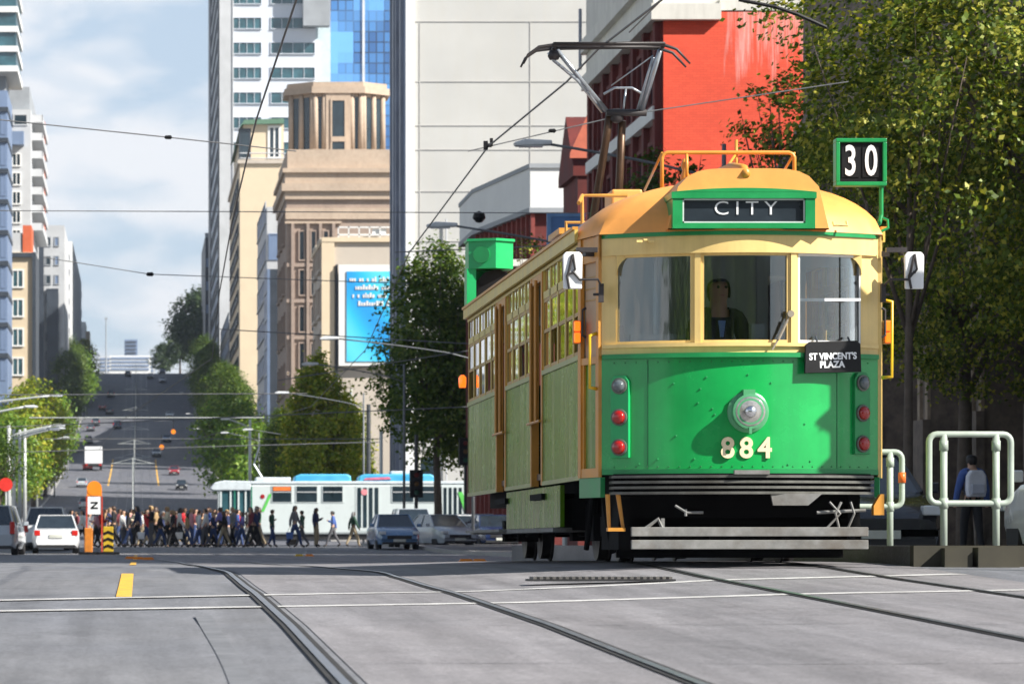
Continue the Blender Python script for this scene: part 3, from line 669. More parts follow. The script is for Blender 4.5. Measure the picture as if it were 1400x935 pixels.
# --- saloon sides
bays=[('saloon',YB,4.0,5),('door',4.0,5.0,0),('centre',5.0,7.5,4),('door',7.5,8.5,0),('saloon',8.5,LEN-YB,5)]
for s in (-1,1):
    X0=s*SW
    b=MB(); b.box(X0,X0-s*.05,YB,LEN-YB,2.815,2.87); b.box(X0+s*.012,X0-s*.03,YB,LEN-YB,2.80,2.83); b.build('cant_rail',T_sidecream,tram)
    for kind,ya,yb_,nw in bays:
        if kind=='door':
            b=MB()
            for y in (ya+.03,yb_-.03): b.box(X0+s*.015,X0-s*.06,y-.05,y+.05,.74,2.80)
            b.box(X0+s*.01,X0-s*.05,ya,yb_,2.72,2.81); dr=b.build('door_frame',T_ochre,tram)
            b=MB(); b.tube([(X0+s*.04,ya+.28,1.36),(X0+s*.04,ya+.28,2.74)],.017); b.tube([(X0+s*.04,ya+.72,1.36),(X0+s*.04,ya+.72,2.74)],.017); b.tube([(X0+s*.04,ya-.05,1.36),(X0+s*.04,yb_+.05,1.36)],.014)
            b.build('grab_pole',T_ochre,dr)
            b=MB(); b.box(X0-s*.30,X0-s*.33,ya,yb_,.80,2.72); b.build('door_leaf',T_carbon,dr)
            b=MB(); b.box(X0-s*.29,X0-s*.30,ya+.15,yb_-.15,1.75,2.6); b.build('door_glass',T_glassd,dr)
            b=MB(); b.box(X0+s*.02,X0-s*.30,ya-.02,yb_+.02,.60,.66); b.build('step',T_black,dr)
            continue
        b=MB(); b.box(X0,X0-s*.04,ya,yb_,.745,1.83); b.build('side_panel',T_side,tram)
        b=MB(); b.box(X0+s*.014,X0-s*.02,ya,yb_,.735,.775); b.box(X0+s*.016,X0,ya,yb_,1.80,1.845);
        for y in (ya+.02,yb_-.02): b.box(X0+s*.006,X0,y-.018,y+.018,.775,1.80)
        b.build('side_moulding',mat('side_moulding_pale',(.36,.38,.14),.4,var=.2,dirt_or_sheen=(.3,.28,.2,.5)),tram)
        wl=(yb_-ya)/nw
        b=MB()
        for i in range(nw+1):
            y=ya+i*wl; hw_=.034; b.box(X0+s*.002,X0-s*.03,max(ya,y-hw_),min(yb_,y+hw_),1.845,2.815)
        b.box(X0+s*.002,X0-s*.04,ya,yb_,2.53,2.60); b.build('window_pillar',T_sidecream,tram)
        for i in range(nw):
            y0=ya+i*wl+.034; y1=ya+(i+1)*wl-.034
            b=MB(); xf=X0-s*.003
            for q in ((y0,y1,1.845,1.885),(y0,y1,2.20,2.235),(y0,y1,2.495,2.53)): b.box(xf,xf-s*.008,*q)
            ym=(y0+y1)/2
            b.box(xf,xf-s*.008,y0,y0+.018,1.885,2.495); b.box(xf,xf-s*.008,y1-.018,y1,1.885,2.495); b.box(xf,xf-s*.008,ym-.010,ym+.010,2.60,2.80)
            wf=b.build('window_frame',T_frame,tram)
            b=MB(); xg=xf-s*.006; b.box(xg,xg-s*.003,y0,y1,2.235,2.495); b.box(xg,xg-s*.003,y0,y1,2.60,2.80)
            if (i+int(ya))%3: b.box(xg-s*.004,xg-s*.007,y0,y1,1.885,2.20)
            b.build('glass',T_glassd,wf)
# lower truck skirts and step boards
for s in (-1,1):
    b=MB(); b.box(s*(SW-.02),s*(SW-.06),2.75,7.7,.33,.72); b.build('lower_skirt',T_side,tram)
    b=MB(); b.box(s*(SW+.02),s*(SW-.3),3.0,11.5,.285,.325); b.box(s*(SW+.10),s*(SW-.05),7.3,11.2,.30,.33); b.build('step_board',T_gal,tram)
# rear end (closed shell), floor and interior
b=MB(); ribbon(b,-SW,SW,.78,1.80,0,.05,30,True); b.build('rear_panel',T_green,tram,auto=.5)
b=MB(); ribbon(b,-SW,SW,2.60,zE,0,.05,30,True)
for xa,xb in ((-1.31,-1.10),(-.48,-.37),(.345,.455),(1.10,1.31)): ribbon(b,xa,xb,1.80,2.60,0,.05,3,True)
b.build('rear_window_surround',T_cream,tram,auto=.5)
b=MB(); b.prism([(-.95,.42),(.95,.42),(1.27,1.0),(1.27,LEN-.9),(1.05,LEN-.25),(-1.05,LEN-.25),(-1.27,LEN-.9),(-1.27,1.0)],.80,.86); b.build('floor_plate',T_intd,tram)
b=MB(); b.prism([(-.95,.42),(.95,.42),(1.26,1.0),(1.26,LEN-.9),(1.0,LEN-.3),(-1.0,LEN-.3),(-1.26,LEN-.9),(-1.26,.95)],2.80,2.83); b.build('ceiling_panel',T_int,tram)
# cab bulkhead with a doorway and windows to the saloon
b=MB(); yb1=1.55
b.box(-1.27,.34,yb1,yb1+.04,.86,1.0); b.box(-1.27,-.12,yb1,yb1+.04,1.0,2.80); b.box(-.12,.34,yb1,yb1+.04,1.0,2.80)
b.box(.34,.38,yb1-.01,yb1+.05,.86,2.80); b.box(.38,.44,yb1,yb1+.04,.86,2.80); b.box(.70,.78,yb1-.01,yb1+.05,.86,2.80); b.box(.44,.70,yb1,yb1+.04,1.9,2.0); b.box(.44,.70,yb1,yb1+.04,2.58,2.80); b.box(.44,.70,yb1,yb1+.04,.86,1.5); b.box(1.18,1.27,yb1,yb1+.04,.86,2.80)
b.box(.78,1.18,yb1,yb1+.04,2.66,2.80)
b.build('cab_bulkhead',T_int,tram)
b=MB(); b.box(-.95,-.55,.42,.72,1.86,1.99); b.box(-1.0,-.90,.5,.8,1.7,2.08); b.box(.10,.22,.42,.55,1.75,2.08); b.tube([(-.72,.5,1.8),(-.72,.5,2.78)],.022); b.box(.0,.30,.40,.60,1.70,1.86)
b.build('control_desk',T_int,tram)
b=MB()
for i in range(9):
    y=2.2+i*1.05
    for s in (-1,1):
        b=MB(); b.box(s*.50,s*1.2,y,y+.42,1.18,1.26); b.box(s*.50,s*1.2,y+.40,y+.46,1.24,1.78); b.box(s*.80,s*.9,y+.1,y+.3,.86,1.19); b.build('saloon_seat',T_seat,tram)
b=MB()
for i in range(10):
    for s in (-1,1): b.tube([(s*.45,2.0+i*1.05,.86),(s*.45,2.0+i*1.05,2.8)],.018,6)
b.build('stanchions',T_yel,tram)
# underframe and trucks
b=MB(); b.box(-1.0,1.0,.5,LEN-.4,.60,.80); b.box(-.9,.9,5.2,7.2,.30,.62); b.box(-1.15,-.7,2.9,7.8,.30,.60); b.box(.5,1.1,3.1,7.8,.28,.60); b.box(-1.05,-.95,.45,1.6,.12,.60); b.box(.95,1.05,.45,1.6,.12,.60); b.box(-1.0,1.0,1.1,1.15,.10,.62)
b.tube([(-1.12,.9,.60),(-1.0,1.2,.10)],.03); b.tube([(-1.16,1.35,.60),(-1.2,1.5,.12)],.025)
b.build('underframe',T_black,tram)
for yc in (3.2,LEN-3.2):
    b=MB(); b.box(-.98,-.86,yc-1.3,yc+1.3,.24,.42); b.box(.86,.98,yc-1.3,yc+1.3,.24,.42); b.box(-.9,.9,yc-.15,yc+.15,.25,.5)
    for dy in (-.8,.8):
        for s in (-1,1): b.box(s*.83,s*1.04,yc+dy-.13,yc+dy+.13,.20,.44); b.tube([(s*.98,yc+dy*.4,.25),(s*.98,yc+dy*.4,.58)],.06,8)
    tr=b.build('truck_frame',T_black,tram)
    for dy in (-.8,.8):
        b=MB(); b.tube([(-.7,yc+dy,.34),(.7,yc+dy,.34)],.06,8); ax=b.build('axle',T_wheel,tr)
        for s in (-1,1):
            b=MB(); b.lathe([(.10,-.07),(.12,-.06),(.28,-.045),(.32,-.06),(.335,-.06),(.335,.03),(.36,.045),(.36,.065),(.30,.065),(.27,.03),(.1,.04)],28,(s*.74,yc+dy,.345),'x' ,Matrix.Identity(4) if s<0 else Matrix.Translation((2*s*.74,0,0))@Matrix.Diagonal((-1,1,1,1))); b.build('wheel',T_wheel,ax,auto=.6)
# pantograph, base well back on the roof
b=MB(); py=9.3
b.box(-.45,.6,py-.9,py+.9,3.42,3.50)
for x in (-.35,.5):
    for y in (py-.7,py+.7): b.lathe([(.05,3.34),(.07,3.38),(.04,3.41),(.07,3.44)],10,(x,y,0))
pb=b.build('pantograph_base',T_metal,tram)
b=MB(); b.tube([(-.09,py+1.1,3.5),(.06,py+.6,4.75),(.09,py+.55,5.02)],.045,8); b.tube([(.24,py+1.1,3.5),(.24,py+.6,4.95)],.045,8); b.tube([(-.1,py+1.1,3.55),(.3,py+1.1,3.55)],.05,8)
b.build('lower_arm',mat('arm_dark_bronze',(.10,.055,.03),.4,metal=.5,var=.3),pb,smooth=True)
b=MB(); b.tube([(.05,py+.5,5.03),(.50,py+.5,5.03)],.04,8); b.lathe([(.03,4.92),(.08,4.95),(.08,5.04),(.04,5.08)],12,(.17,py+.55,0)); b.build('knuckle',T_carbon,pb,smooth=True)
b=MB(); hz_=5.70; yk=py+.5
b.tube([(.05,yk,5.05),(-.56,yk-.5,5.66)],.027); b.tube([(.0,yk,5.04),(-.32,yk-.4,5.34),(-.60,yk-.5,5.55),(-.66,yk-.5,5.64)],.018)
b.tube([(.45,yk,5.05),(.58,yk-.5,5.66)],.03); b.tube([(.40,yk,5.05),(.52,yk-.4,5.60)],.018)
b.tube([(.02,yk,5.24),(.14,yk,5.31),(.34,yk,5.31),(.46,yk,5.24)],.014); b.tube([(.10,yk-.05,5.33),(.52,yk-.4,5.62)],.008); b.tube([(.24,yk,5.05),(.27,yk,5.3)],.012)
b.build('upper_frame',mat('arm_steel',(.42,.46,.50),.3,metal=.6,var=.15),pb,smooth=True)
b=MB()
for dy in (-.62,-.32):
    pts=[(-.95,yk+dy,5.50),(-.90,yk+dy,5.60),(-.78,yk+dy,5.685),(-.60,yk+dy,5.71),(.30,yk+dy,5.725),(.62,yk+dy,5.705),(.75,yk+dy,5.66),(.90,yk+dy,5.50)]
    b.tube(pts,[.012,.016,.020,.022,.022,.020,.017,.011],6); b.box(-.62,.62,yk+dy-.03,yk+dy+.03,5.712,5.737)
b.tube([(-.60,yk-.62,5.69),(-.60,yk-.32,5.69)],.02); b.tube([(.6,yk-.62,5.69),(.6,yk-.32,5.69)],.02); b.lathe([(.05,5.56),(.07,5.60),(.05,5.66)],10,(-.60,yk-.5,0))
b.build('collector_head',T_carbon,pb,smooth=True)
# ================================================================== people
SKINS=[mat('skin_light',(.55,.33,.23),.6,var=.05),mat('skin_tan',(.36,.20,.12),.6,var=.05),mat('skin_brown',(.16,.085,.05),.6,var=.05)]
SHOE=mat('shoe_black',(.02,.02,.02),.5)
def cloth(name,c): return mat('cloth_'+name,c,.85,var=.12,scale=6)
HAIRS={'black':mat('hair_black',(.012,.01,.01),.5),'brown':mat('hair_brown',(.06,.03,.015),.5),'fair':mat('hair_fair',(.38,.25,.11),.5),'grey':mat('hair_grey',(.32,.31,.30),.6)}
def body_mesh(key,joints,edges,rad):
    me=bpy.data.meshes.new(key); me.from_pydata([j for j in joints],edges,[]); me.update()
    o=bpy.data.objects.new(key,me); COL.objects.link(o)
    sk=o.modifiers.new('skin','SKIN'); sk.use_smooth_shade=True; sk.branch_smoothing=.6
    if not me.skin_vertices: raise RuntimeError('no skin layer')
    for i,r_ in enumerate(rad):
        v=me.skin_vertices[0].data[i]; v.radius=(r_ if isinstance(r_,tuple) else (r_,r_)); v.use_root=(i==0)
    ss=o.modifiers.new('sub','SUBSURF'); ss.levels=1; ss.render_levels=1
    bpy.context.view_layer.update()
    out=bpy.data.meshes.new_from_object(o.evaluated_get(bpy.context.evaluated_depsgraph_get()))
    bpy.data.objects.remove(o); bpy.data.meshes.remove(me)
    return out
def pose(kind,ph=0.0,arm=0.0):
    """joints of a 1.72 m person facing -Y; walking stride along -Y"""
    J=[];E=[];Rr=[];tagz=[]
    def add(p,r_,par=None,part='torso'):
        J.append(Vector(p)); Rr.append(r_); tagz.append(part)
        if par is not None: E.append((par,len(J)-1))
        return len(J)-1
    sit = kind=='sit'
    hz=.93 if not sit else .50
    pel=add((0,0,hz),(.135,.105)); wa=add((0,0,hz+.17),(.125,.095),pel); ch=add((0,.01,hz+.36),(.155,.11),wa); up=add((0,.015,hz+.48),(.12,.085),ch)
    nk=add((0,.0,hz+.555),.056,up,'head'); hd=add((0,-.02,hz+.618),(.082,.090),nk,'head'); h2=add((0,-.02,hz+.688),(.088,.104),hd,'head'); h3=add((0,-.012,hz+.752),(.072,.086),h2,'head')
    for s in (-1,1):
        st=math.sin(ph)*s*.30 if kind=='walk' else 0
        sh=add((s*.165,.015,hz+.465),.062,up)
        a=-math.sin(ph)*s*.35 if kind=='walk' else .03
        if sit: el=add((s*.22,-.06,hz+.22),.043,sh); wr=add((s*.17,-.30,hz+.22),.032,el,'arm'); hn=add((s*.14,-.38,hz+.24),(.038,.022),wr,'hand')
        elif arm and s>0: el=add((s*.23,.02,hz+.21),.043,sh); wr=add((s*.17,-.20,hz+.30),.032,el,'arm'); hn=add((s*.14,-.28,hz+.34),(.036,.022),wr,'hand')
        else: el=add((s*.225,.02+a*.28,hz+.20),.043,sh); wr=add((s*.235,.0+a*.55-.04,hz-.04),.032,el,'arm'); hn=add((s*.235,a*.62-.06,hz-.13),(.024,.040),wr,'hand')
        hp=add((s*.09,0,hz-.05),.088,pel,'leg')
        if sit:
            kn=add((s*.13,-.42,hz+.0),.062,hp,'leg'); an=add((s*.13,-.44,.09),.040,kn,'leg'); ft=add((s*.14,-.60,.045),(.042,.032),an,'foot')
        else:
            lift=max(0,math.cos(ph)*s)*.05 if kind=='walk' else 0
            kn=add((s*.095,-st*.55-.03,.50+lift),.062,hp,'leg'); an=add((s*.095,-st*1.05+(.06 if st<0 else 0),.085+(.05 if st<0 else 0)+lift*.6),.038,kn,'leg'); ft=add((s*.105,-st*1.05-.14+(.05 if st<0 else 0),.035+lift*.2),(.042,.030),an,'foot')
    return J,E,Rr,tagz
def split_person(key,kind,ph,arm=0,hair='short',coat=False):
    J,E,Rr,tg=pose(kind,ph,arm); me=body_mesh(key,J,E,Rr)
    # classify every vertex by its nearest bone
    segs=[(J[a],J[b_],tg[b_] ) for a,b_ in E]
    hz=J[0].z; top=J[7].z+.06
    cls=[]
    for v in me.vertices:
        best=None;bd=9
        for a,b_,t in segs:
            ab=b_-a; k=max(0,min(1,(v.co-a).dot(ab)/ab.length_squared)); d=(v.co-(a+ab*k)).length
            if d<bd: bd=d;best=t
        if best in('torso','leg') : best='leg' if (v.co.z<hz-.02 or best=='leg') and not(coat and v.co.z>hz-.30) else 'torso'
        cls.append(best)
    # face: nose, brow, chin
    hc=J[6]
    for v,c in zip(me.vertices,cls):
        if c=='head' and v.co.y<hc.y-.05:
            dx=abs(v.co.x); dz=v.co.z-(hc.z-.02)
            v.co.y-=.022*math.exp(-(dx/.018)**2-(dz/.025)**2)
            v.co.y+=.010*math.exp(-((dx-.032)/.014)**2-((dz-.03)/.014)**2)
    def sub(name,test,infl,drop=None):
        idx=[p for p in me.polygons if all(test(me.vertices[i],cls[i]) for i in p.vertices)]
        used=sorted({i for p in idx for i in p.vertices}); m_={a:i for i,a in enumerate(used)}
        vs=[]
        for i in used:
            v=me.vertices[i]; q=v.co+v.normal*infl
            if drop: q=drop(q)
            vs.append(tuple(q))
        b=bpy.data.meshes.new(name); b.from_pydata(vs,[],[[m_[i] for i in p.vertices] for p in idx]); b.polygons.foreach_set('use_smooth',[True]*len(idx)); b.materials.append(SHOE); b.update(); return b
    me.materials.clear(); me.materials.append(SKINS[0]); me.polygons.foreach_set('use_smooth',[True]*len(me.polygons))
    jk=sub('jacket',lambda v,c:c in('torso','arm') and v.co.z<hz+.54,.018)
    tr=sub('trousers',lambda v,c:c=='leg' or (c=='torso' and v.co.z<hz+.06),.014)
    shh=sub('shoes',lambda v,c:c=='foot',.012)
    def hairtest(v,c):
        if c!='head': return False
        if v.co.z>hc.z+(.018 if v.co.y<hc.y-.04 else -.03): return True
        lo=-.10 if hair=='short' else -.2
        return v.co.y>hc.y+.0 and v.co.z>hc.z+lo
    def hd_(q):
        if hair=='long' and q.z<hc.z and q.y>hc.y: return Vector((q.x*1.25,q.y+.02,q.z-.10))
        return q
    hr=sub('hair',hairtest,.020,hd_)
    return dict(body=me,jacket=jk,trousers=tr,shoes=shh,hair=hr,joints=J)
PV={}
def variant(k):
    if k not in PV: PV[k]=split_person('person_body',*k)
    return PV[k]
def person(loc,face,vk,top,bottom,hair,skin,label,group=None,scale=1.0):
    """face: rotation about Z; materials are set per object so that meshes are shared"""
    P=variant(vk); root=empty('person',loc,face,label,'person',group); root.scale=(scale,)*3
    for part,m_ in (('body',SKINS[skin]),('jacket',top),('trousers',bottom),('shoes',SHOE),('hair',hair)):
        o=bpy.data.objects.new(part,P[part]); COL.objects.link(o); o.parent=root
        o.material_slots[0].link='OBJECT'; o.material_slots[0].material=m_
    return root
TOPC={'red':(.50,.02,.03),'black':(.015,.015,.018),'navy':(.02,.03,.09),'white':(.72,.72,.70),'grey':(.20,.20,.21),'tan':(.42,.28,.14),'pink':(.62,.30,.32),'lilac':(.22,.20,.50),'maroon':(.16,.03,.04),'blue':(.07,.13,.38),'cream':(.66,.58,.42),'dark green':(.03,.08,.05)}
BOTC={'black':(.015,.015,.017),'jeans':(.04,.07,.18),'grey':(.10,.10,.11),'beige':(.35,.28,.18)}
TM={k:cloth('top_'+k.replace(' ','_'),v) for k,v in TOPC.items()}; BM={k:cloth('leg_'+k,v) for k,v in BOTC.items()}
BMN={'black':'black trousers','jeans':'blue jeans','grey':'grey trousers','beige':'beige trousers'}
# driver in the cab
drv=person((TX-.10,TY+.98,1.09),.12,('sit',0,0,'short'),TM['black'],BM['black'],HAIRS['black'],1,'tram driver in dark jacket sitting behind the middle windscreen of the green tram',None,1.12)
b=MB()
for s in (-1,1): b.lathe([(.001,-.012),(.010,-.008),(.012,0)],8,(s*.032,-.118,1.193),'y')
b.build('eyes',mat('eye_dark',(.02,.015,.01),.2),drv)
b=MB(); b.box(-.022,.022,-.114,-.104,1.125,1.131); b.build('mouth',mat('lips',(.30,.10,.08),.5),drv)
b=MB(); b.prism([(-.03,.93),(.03,.93),(.012,.80),(-.012,.80)],-.115,-.10,'y'); b.build('shirt_collar',cloth('shirt_blue',(.18,.28,.55)),drv)
st=empty('driver_seat',(TX-.13,TY+1.10,.90),0,'dark high driver seat inside the cab behind the windscreen','seat')
b=MB(); b.box(-.22,.22,-.2,.22,.60,.66); b.build('seat_cushion',T_seat,st,bevel=.02)
b=MB(); b.box(-.2,.2,.20,.25,.68,1.2); b.build('backrest',T_seat,st,bevel=.02)
b=MB(); b.lathe([(.16,0.0),(.04,.05),(.04,.60)],14,(0,0,0)); b.build('pedestal',T_black,st)
# person with the white backpack on the footpath at right
wp=person((14.35,62.5,g(62.5)+.14),R(180)+.1,('walk',.6,0,'short'),TM['blue'],BM['black'],HAIRS['black'],0,'person in light blue top seen from behind through the nearest railing','people walking by')
wp.scale=(1.02,)*3
bp_=MB(); bp_.prism([(-.15,1.0),(.15,1.0),(.17,1.12),(.16,1.36),(.10,1.46),(-.10,1.46),(-.16,1.36),(-.17,1.12)],-.30,-.12,'y'); 
bk=bp_.build('backpack_body',cloth('pack_white',(.70,.71,.76)),None,bevel=.03)
rt=empty('backpack',(14.35,62.5,g(62.5)+.14),0.1,'white backpack on the back of the person behind the railing','backpack'); bk.parent=rt
bb=MB(); bb.box(-.11,.11,-.34,-.30,1.05,1.22); bb.build('front_pocket',cloth('pack_grey',(.52,.54,.62)),rt,bevel=.015)
bb=MB()
for s in (-1,1): bb.tube([(s*.10,-.13,1.44),(s*.11,0.02,1.50),(s*.12,.13,1.38),(s*.13,.10,1.12),(s*.14,-.12,1.05)],.018,6)
bb.build('strap',cloth('pack_strap',(.05,.05,.07)),rt)
# the crowd crossing the street
rn=random.Random(11)
vks=[('walk',ph,a,h) for ph in (.5,1.3,2.2,-1.0,-1.7,.0) for a in (0,1) for h in ('short','long')]
spec=[]
# (px, Y, top, bottom, facing +1 right/-1 left)
base=[(131,148,'pink','black'),(139,150,'red','black'),(113,151,'white','black'),(122,157,'grey','beige'),(150,158,'navy','black'),(156,154,'black','black'),(168,156,'white','grey'),(163,161,'maroon','jeans'),
(176,153,'black','jeans'),(183,157,'cream','grey'),(188,152,'navy','black'),(196,160,'white','beige'),(200,156,'red','jeans'),(207,153,'black','grey'),(213,158,'tan','black'),(219,154,'black','jeans'),
(224,161,'tan','black'),(229,155,'cream','black'),(236,152,'black','black'),(241,158,'maroon','black'),(246,154,'white','black'),(252,161,'red','grey'),(256,156,'tan','jeans'),(262,153,'pink','jeans'),
(267,159,'maroon','jeans'),(272,155,'white','jeans'),(277,161,'tan','grey'),(281,153,'white','grey'),(286,157,'blue','black'),(291,154,'navy','jeans'),(296,159,'cream','jeans'),(301,155,'lilac','black'),
(306,153,'black','beige'),(312,158,'navy','grey'),(318,154,'grey','black'),(325,157,'blue','jeans'),(331,154,'lilac','jeans'),(338,158,'black','grey2'),(343,153,'maroon','black2'),(350,155,'navy','black2'),(354,159,'dark green','black'),
(372,154,'dark green','jeans'),(403,153,'grey','jeans'),(413,155,'dark green','grey'),(432,154,'navy','beige'),(455,157,'blue','grey'),(483,155,'dark green','beige'),(105,156,'maroon','grey'),(97,159,'blue','beige'),(144,161,'tan','beige'),(234,162,'pink','grey'),(260,164,'grey','grey'),(310,163,'pink','black2')]
tk=list(TM); bk_=list(BM)
for q in range(26): base.append((rn.uniform(166,352),rn.uniform(156,172),rn.choice(tk),rn.choice(bk_)))
hn=['black','brown','fair','grey']; used=set(); n_=0
for i,(px,Y,tp,bt) in enumerate(base):
    bt=bt.rstrip('2'); d=rn.choice((-1,1)) if px<360 else (1 if px in(372,) else rn.choice((-1,1)))
    v=vks[(i*7+3)%len(vks)]
    hk=rn.choices(hn,(5,4,2,1))[0]
    k=(tp,bt,hk,v[3],d)
    while k in used:
        if i>=54: tp=rn.choice(tk); bt=rn.choice(bk_)
        hk=rn.choice(hn); d=rn.choice((-1,1)); v=rn.choice(vks); k=(tp,bt,hk,v[3],d)
    used.add(k)
    wl='left' if d<0 else 'right'
    where='beside the orange sign' if px<165 else ('left of the white tram' if px<285 else 'before the white tram')
    lab=f"{tp} top, {BMN[bt]}, {v[3]} {hk} hair, walking {wl}, {where}"
    lab='person in '+lab
    Y+=6; x=PX(px,Y); sc_=rn.uniform(.88,1.08)
    person((x,Y,g(Y)+.012),(-math.pi/2 if d<0 else math.pi/2)+rn.uniform(-.5,.5),v,TM[tp],BM[bt],HAIRS[hk],rn.choice((0,0,0,1,2)),lab,'people walking across the street at the intersection',sc_)
# small carrier bags among the crowd
for px,Y,nm,c in ((193,157.6,'white carrier bag held low by a walker left of the red jacket',(.80,.80,.80)),(245,158.2,'white tote bag carried in the middle of the crowd',(.75,.73,.68)),(396,158.6,'blue carrier bag held by the walker in grey before the white tram',(.08,.16,.42))):
    x=PX(px,Y); zz=g(Y)+.38
    b=MB(); b.prism([(-.13,0),(.13,0),(.16,.30),(-.16,.30)],-.06,.06,'y',Matrix.Translation((x,Y,zz))); r0=b.build('shopping_bag',mat('bag_'+nm.split()[0]+str(px),c,.6),bevel=.02); tag(r0,nm,'bag','bags carried by the crowd')
    b=MB(); b.tube([(x-.09,Y,zz+.29),(x-.05,Y,zz+.44),(x+.05,Y,zz+.44),(x+.09,Y,zz+.29)],.012,6); b.build('bag_handle',T_gal,r0)
# ================================================================== trees
M_bark=mat('bark',(.11,.085,.065),.9,var=.3,scale=6,bump=.5)
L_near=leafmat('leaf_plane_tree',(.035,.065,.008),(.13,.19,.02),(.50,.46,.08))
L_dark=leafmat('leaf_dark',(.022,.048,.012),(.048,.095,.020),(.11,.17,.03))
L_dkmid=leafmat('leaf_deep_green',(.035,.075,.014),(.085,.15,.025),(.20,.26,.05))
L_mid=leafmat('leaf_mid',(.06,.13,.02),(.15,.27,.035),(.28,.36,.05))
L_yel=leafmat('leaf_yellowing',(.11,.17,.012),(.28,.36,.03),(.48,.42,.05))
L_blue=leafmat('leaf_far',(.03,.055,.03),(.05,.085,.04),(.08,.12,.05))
def crown_mesh(name,mt,seed,rx,ry,rz,nclump,nleaf,lsz,cl=.9,shape=1.0,hollow=.55,taper=0):
    rd=random.Random(seed); b=MB(); cs=[]
    for i in range(nclump):
        while True:
            p=Vector((rd.uniform(-1,1),rd.uniform(-1,1),rd.uniform(-1,1)))
            if p.length<=1 and p.length>hollow*rd.random(): break
        w_=1-taper*max(0,p.z)**1.2
        lump=1+.16*math.sin(5*math.atan2(p.y,p.x)+seed)+.12*math.sin(4*p.z+seed*2)
        cs.append(Vector((p.x*rx*w_*lump,p.y*ry*w_*lump,p.z*rz)))
    for c in cs:
        r_=cl*rd.uniform(.55,1.25); up=Vector((c.x/rx,c.y/ry,c.z/rz+.4))
        for j in range(nleaf):
            d=Vector((rd.gauss(0,1),rd.gauss(0,1),rd.gauss(0,.7)))*.42*r_
            p=c+d
            nrm=(Vector((rd.gauss(0,1),rd.gauss(0,1),rd.gauss(0,1))).normalized()*.9+up.normalized()*.7+Vector((0,0,.5))).normalized()
            u=nrm.orthogonal().normalized(); u=Matrix.Rotation(rd.uniform(0,6.28),3,nrm)@u; v=nrm.cross(u)
            s_=lsz*rd.uniform(.6,1.3)
            b.add([p-u*s_*.5,p-v*s_*.32+u*s_*.05,p+u*s_*.5,p+v*s_*.32+u*s_*.05],[(0,1,2,3)])
    return b.mesh(name,mt)
def trunk_mesh(name,h,r_,rx,ry,rz,seed,fork=.45):
    rd=random.Random(seed+99); b=MB(); zf=h*fork if h*fork>1 else h*.5
    b.tube([(0,0,-.3),(.05,0,zf*.4),(-.04,.05,zf),(0,.0,h-rz*.1)],[r_*1.25,r_,r_*.8,r_*.3],9)
    for i in range(9):
        a=i*2.4+rd.random(); z0=zf+(h-zf)*rd.uniform(0,.6); e=rd.uniform(.55,.85)
        end=Vector((math.cos(a)*rx*e,math.sin(a)*ry*e,h+rz*rd.uniform(-.3,.6)))
        mid=Vector((end.x*.45,end.y*.45,(z0+end.z)/2-.1*rz)); b.tube([(0,0,z0),mid,end],[r_*.5,r_*.3,r_*.08],6)
        e2=Vector((end.x*.7,end.y*1.2,end.z+.25*rz)); b.tube([mid,e2],[r_*.22,r_*.05],5)
    return b.mesh(name,M_bark,True)
TREES={}
def tree(kind,loc,label,cat='tree',group=None,s=1.0,sz=1.0,rz=0.0,name='street_tree'):
    mt,seed,rx,ry,rz_,nc,nl,ls,cl,h,r_,tp=kind
    if kind not in TREES: TREES[kind]=(crown_mesh('crown',mt,seed,rx,ry,rz_,nc,nl,ls,cl,taper=tp),trunk_mesh('trunk',h,r_,rx,ry,rz_,seed))
    cm,tm=TREES[kind]; root=empty(name,loc,rz,label,cat,group); root.scale=(s,s,sz*s)
    c=bpy.data.objects.new('crown',cm); COL.objects.link(c); c.parent=root; c.location=(0,0,h)
    t=bpy.data.objects.new('trunk',tm); COL.objects.link(t); t.parent=root
    return root
#        mat  seed rx  ry  rz clumps leaves size clump h  r  taper
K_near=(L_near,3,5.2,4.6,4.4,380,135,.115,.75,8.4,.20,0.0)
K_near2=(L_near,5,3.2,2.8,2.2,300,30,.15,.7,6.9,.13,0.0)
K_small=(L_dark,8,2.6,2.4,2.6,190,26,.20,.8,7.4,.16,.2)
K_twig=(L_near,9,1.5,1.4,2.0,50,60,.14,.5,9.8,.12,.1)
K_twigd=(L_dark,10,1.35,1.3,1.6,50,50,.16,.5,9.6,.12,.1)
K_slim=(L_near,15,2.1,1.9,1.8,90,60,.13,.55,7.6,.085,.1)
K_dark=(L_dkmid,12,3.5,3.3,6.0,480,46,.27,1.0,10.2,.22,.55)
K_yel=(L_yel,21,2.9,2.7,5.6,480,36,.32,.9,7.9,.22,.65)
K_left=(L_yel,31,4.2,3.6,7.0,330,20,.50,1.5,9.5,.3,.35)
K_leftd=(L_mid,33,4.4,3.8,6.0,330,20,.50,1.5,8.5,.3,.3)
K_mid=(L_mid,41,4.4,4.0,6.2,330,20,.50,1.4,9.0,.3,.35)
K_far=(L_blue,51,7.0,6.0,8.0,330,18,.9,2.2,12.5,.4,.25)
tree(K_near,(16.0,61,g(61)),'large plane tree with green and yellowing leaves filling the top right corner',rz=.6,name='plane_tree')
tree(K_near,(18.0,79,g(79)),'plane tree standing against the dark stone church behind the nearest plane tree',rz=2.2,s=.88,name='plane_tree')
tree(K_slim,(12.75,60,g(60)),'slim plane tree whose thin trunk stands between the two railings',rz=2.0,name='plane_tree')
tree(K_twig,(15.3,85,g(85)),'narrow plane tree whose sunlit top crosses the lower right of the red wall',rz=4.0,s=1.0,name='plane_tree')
tree(K_twigd,(14.4,98,g(98)),'small dark tree in front of the dark red brick facade',rz=1.0,s=1.0,name='plane_tree')
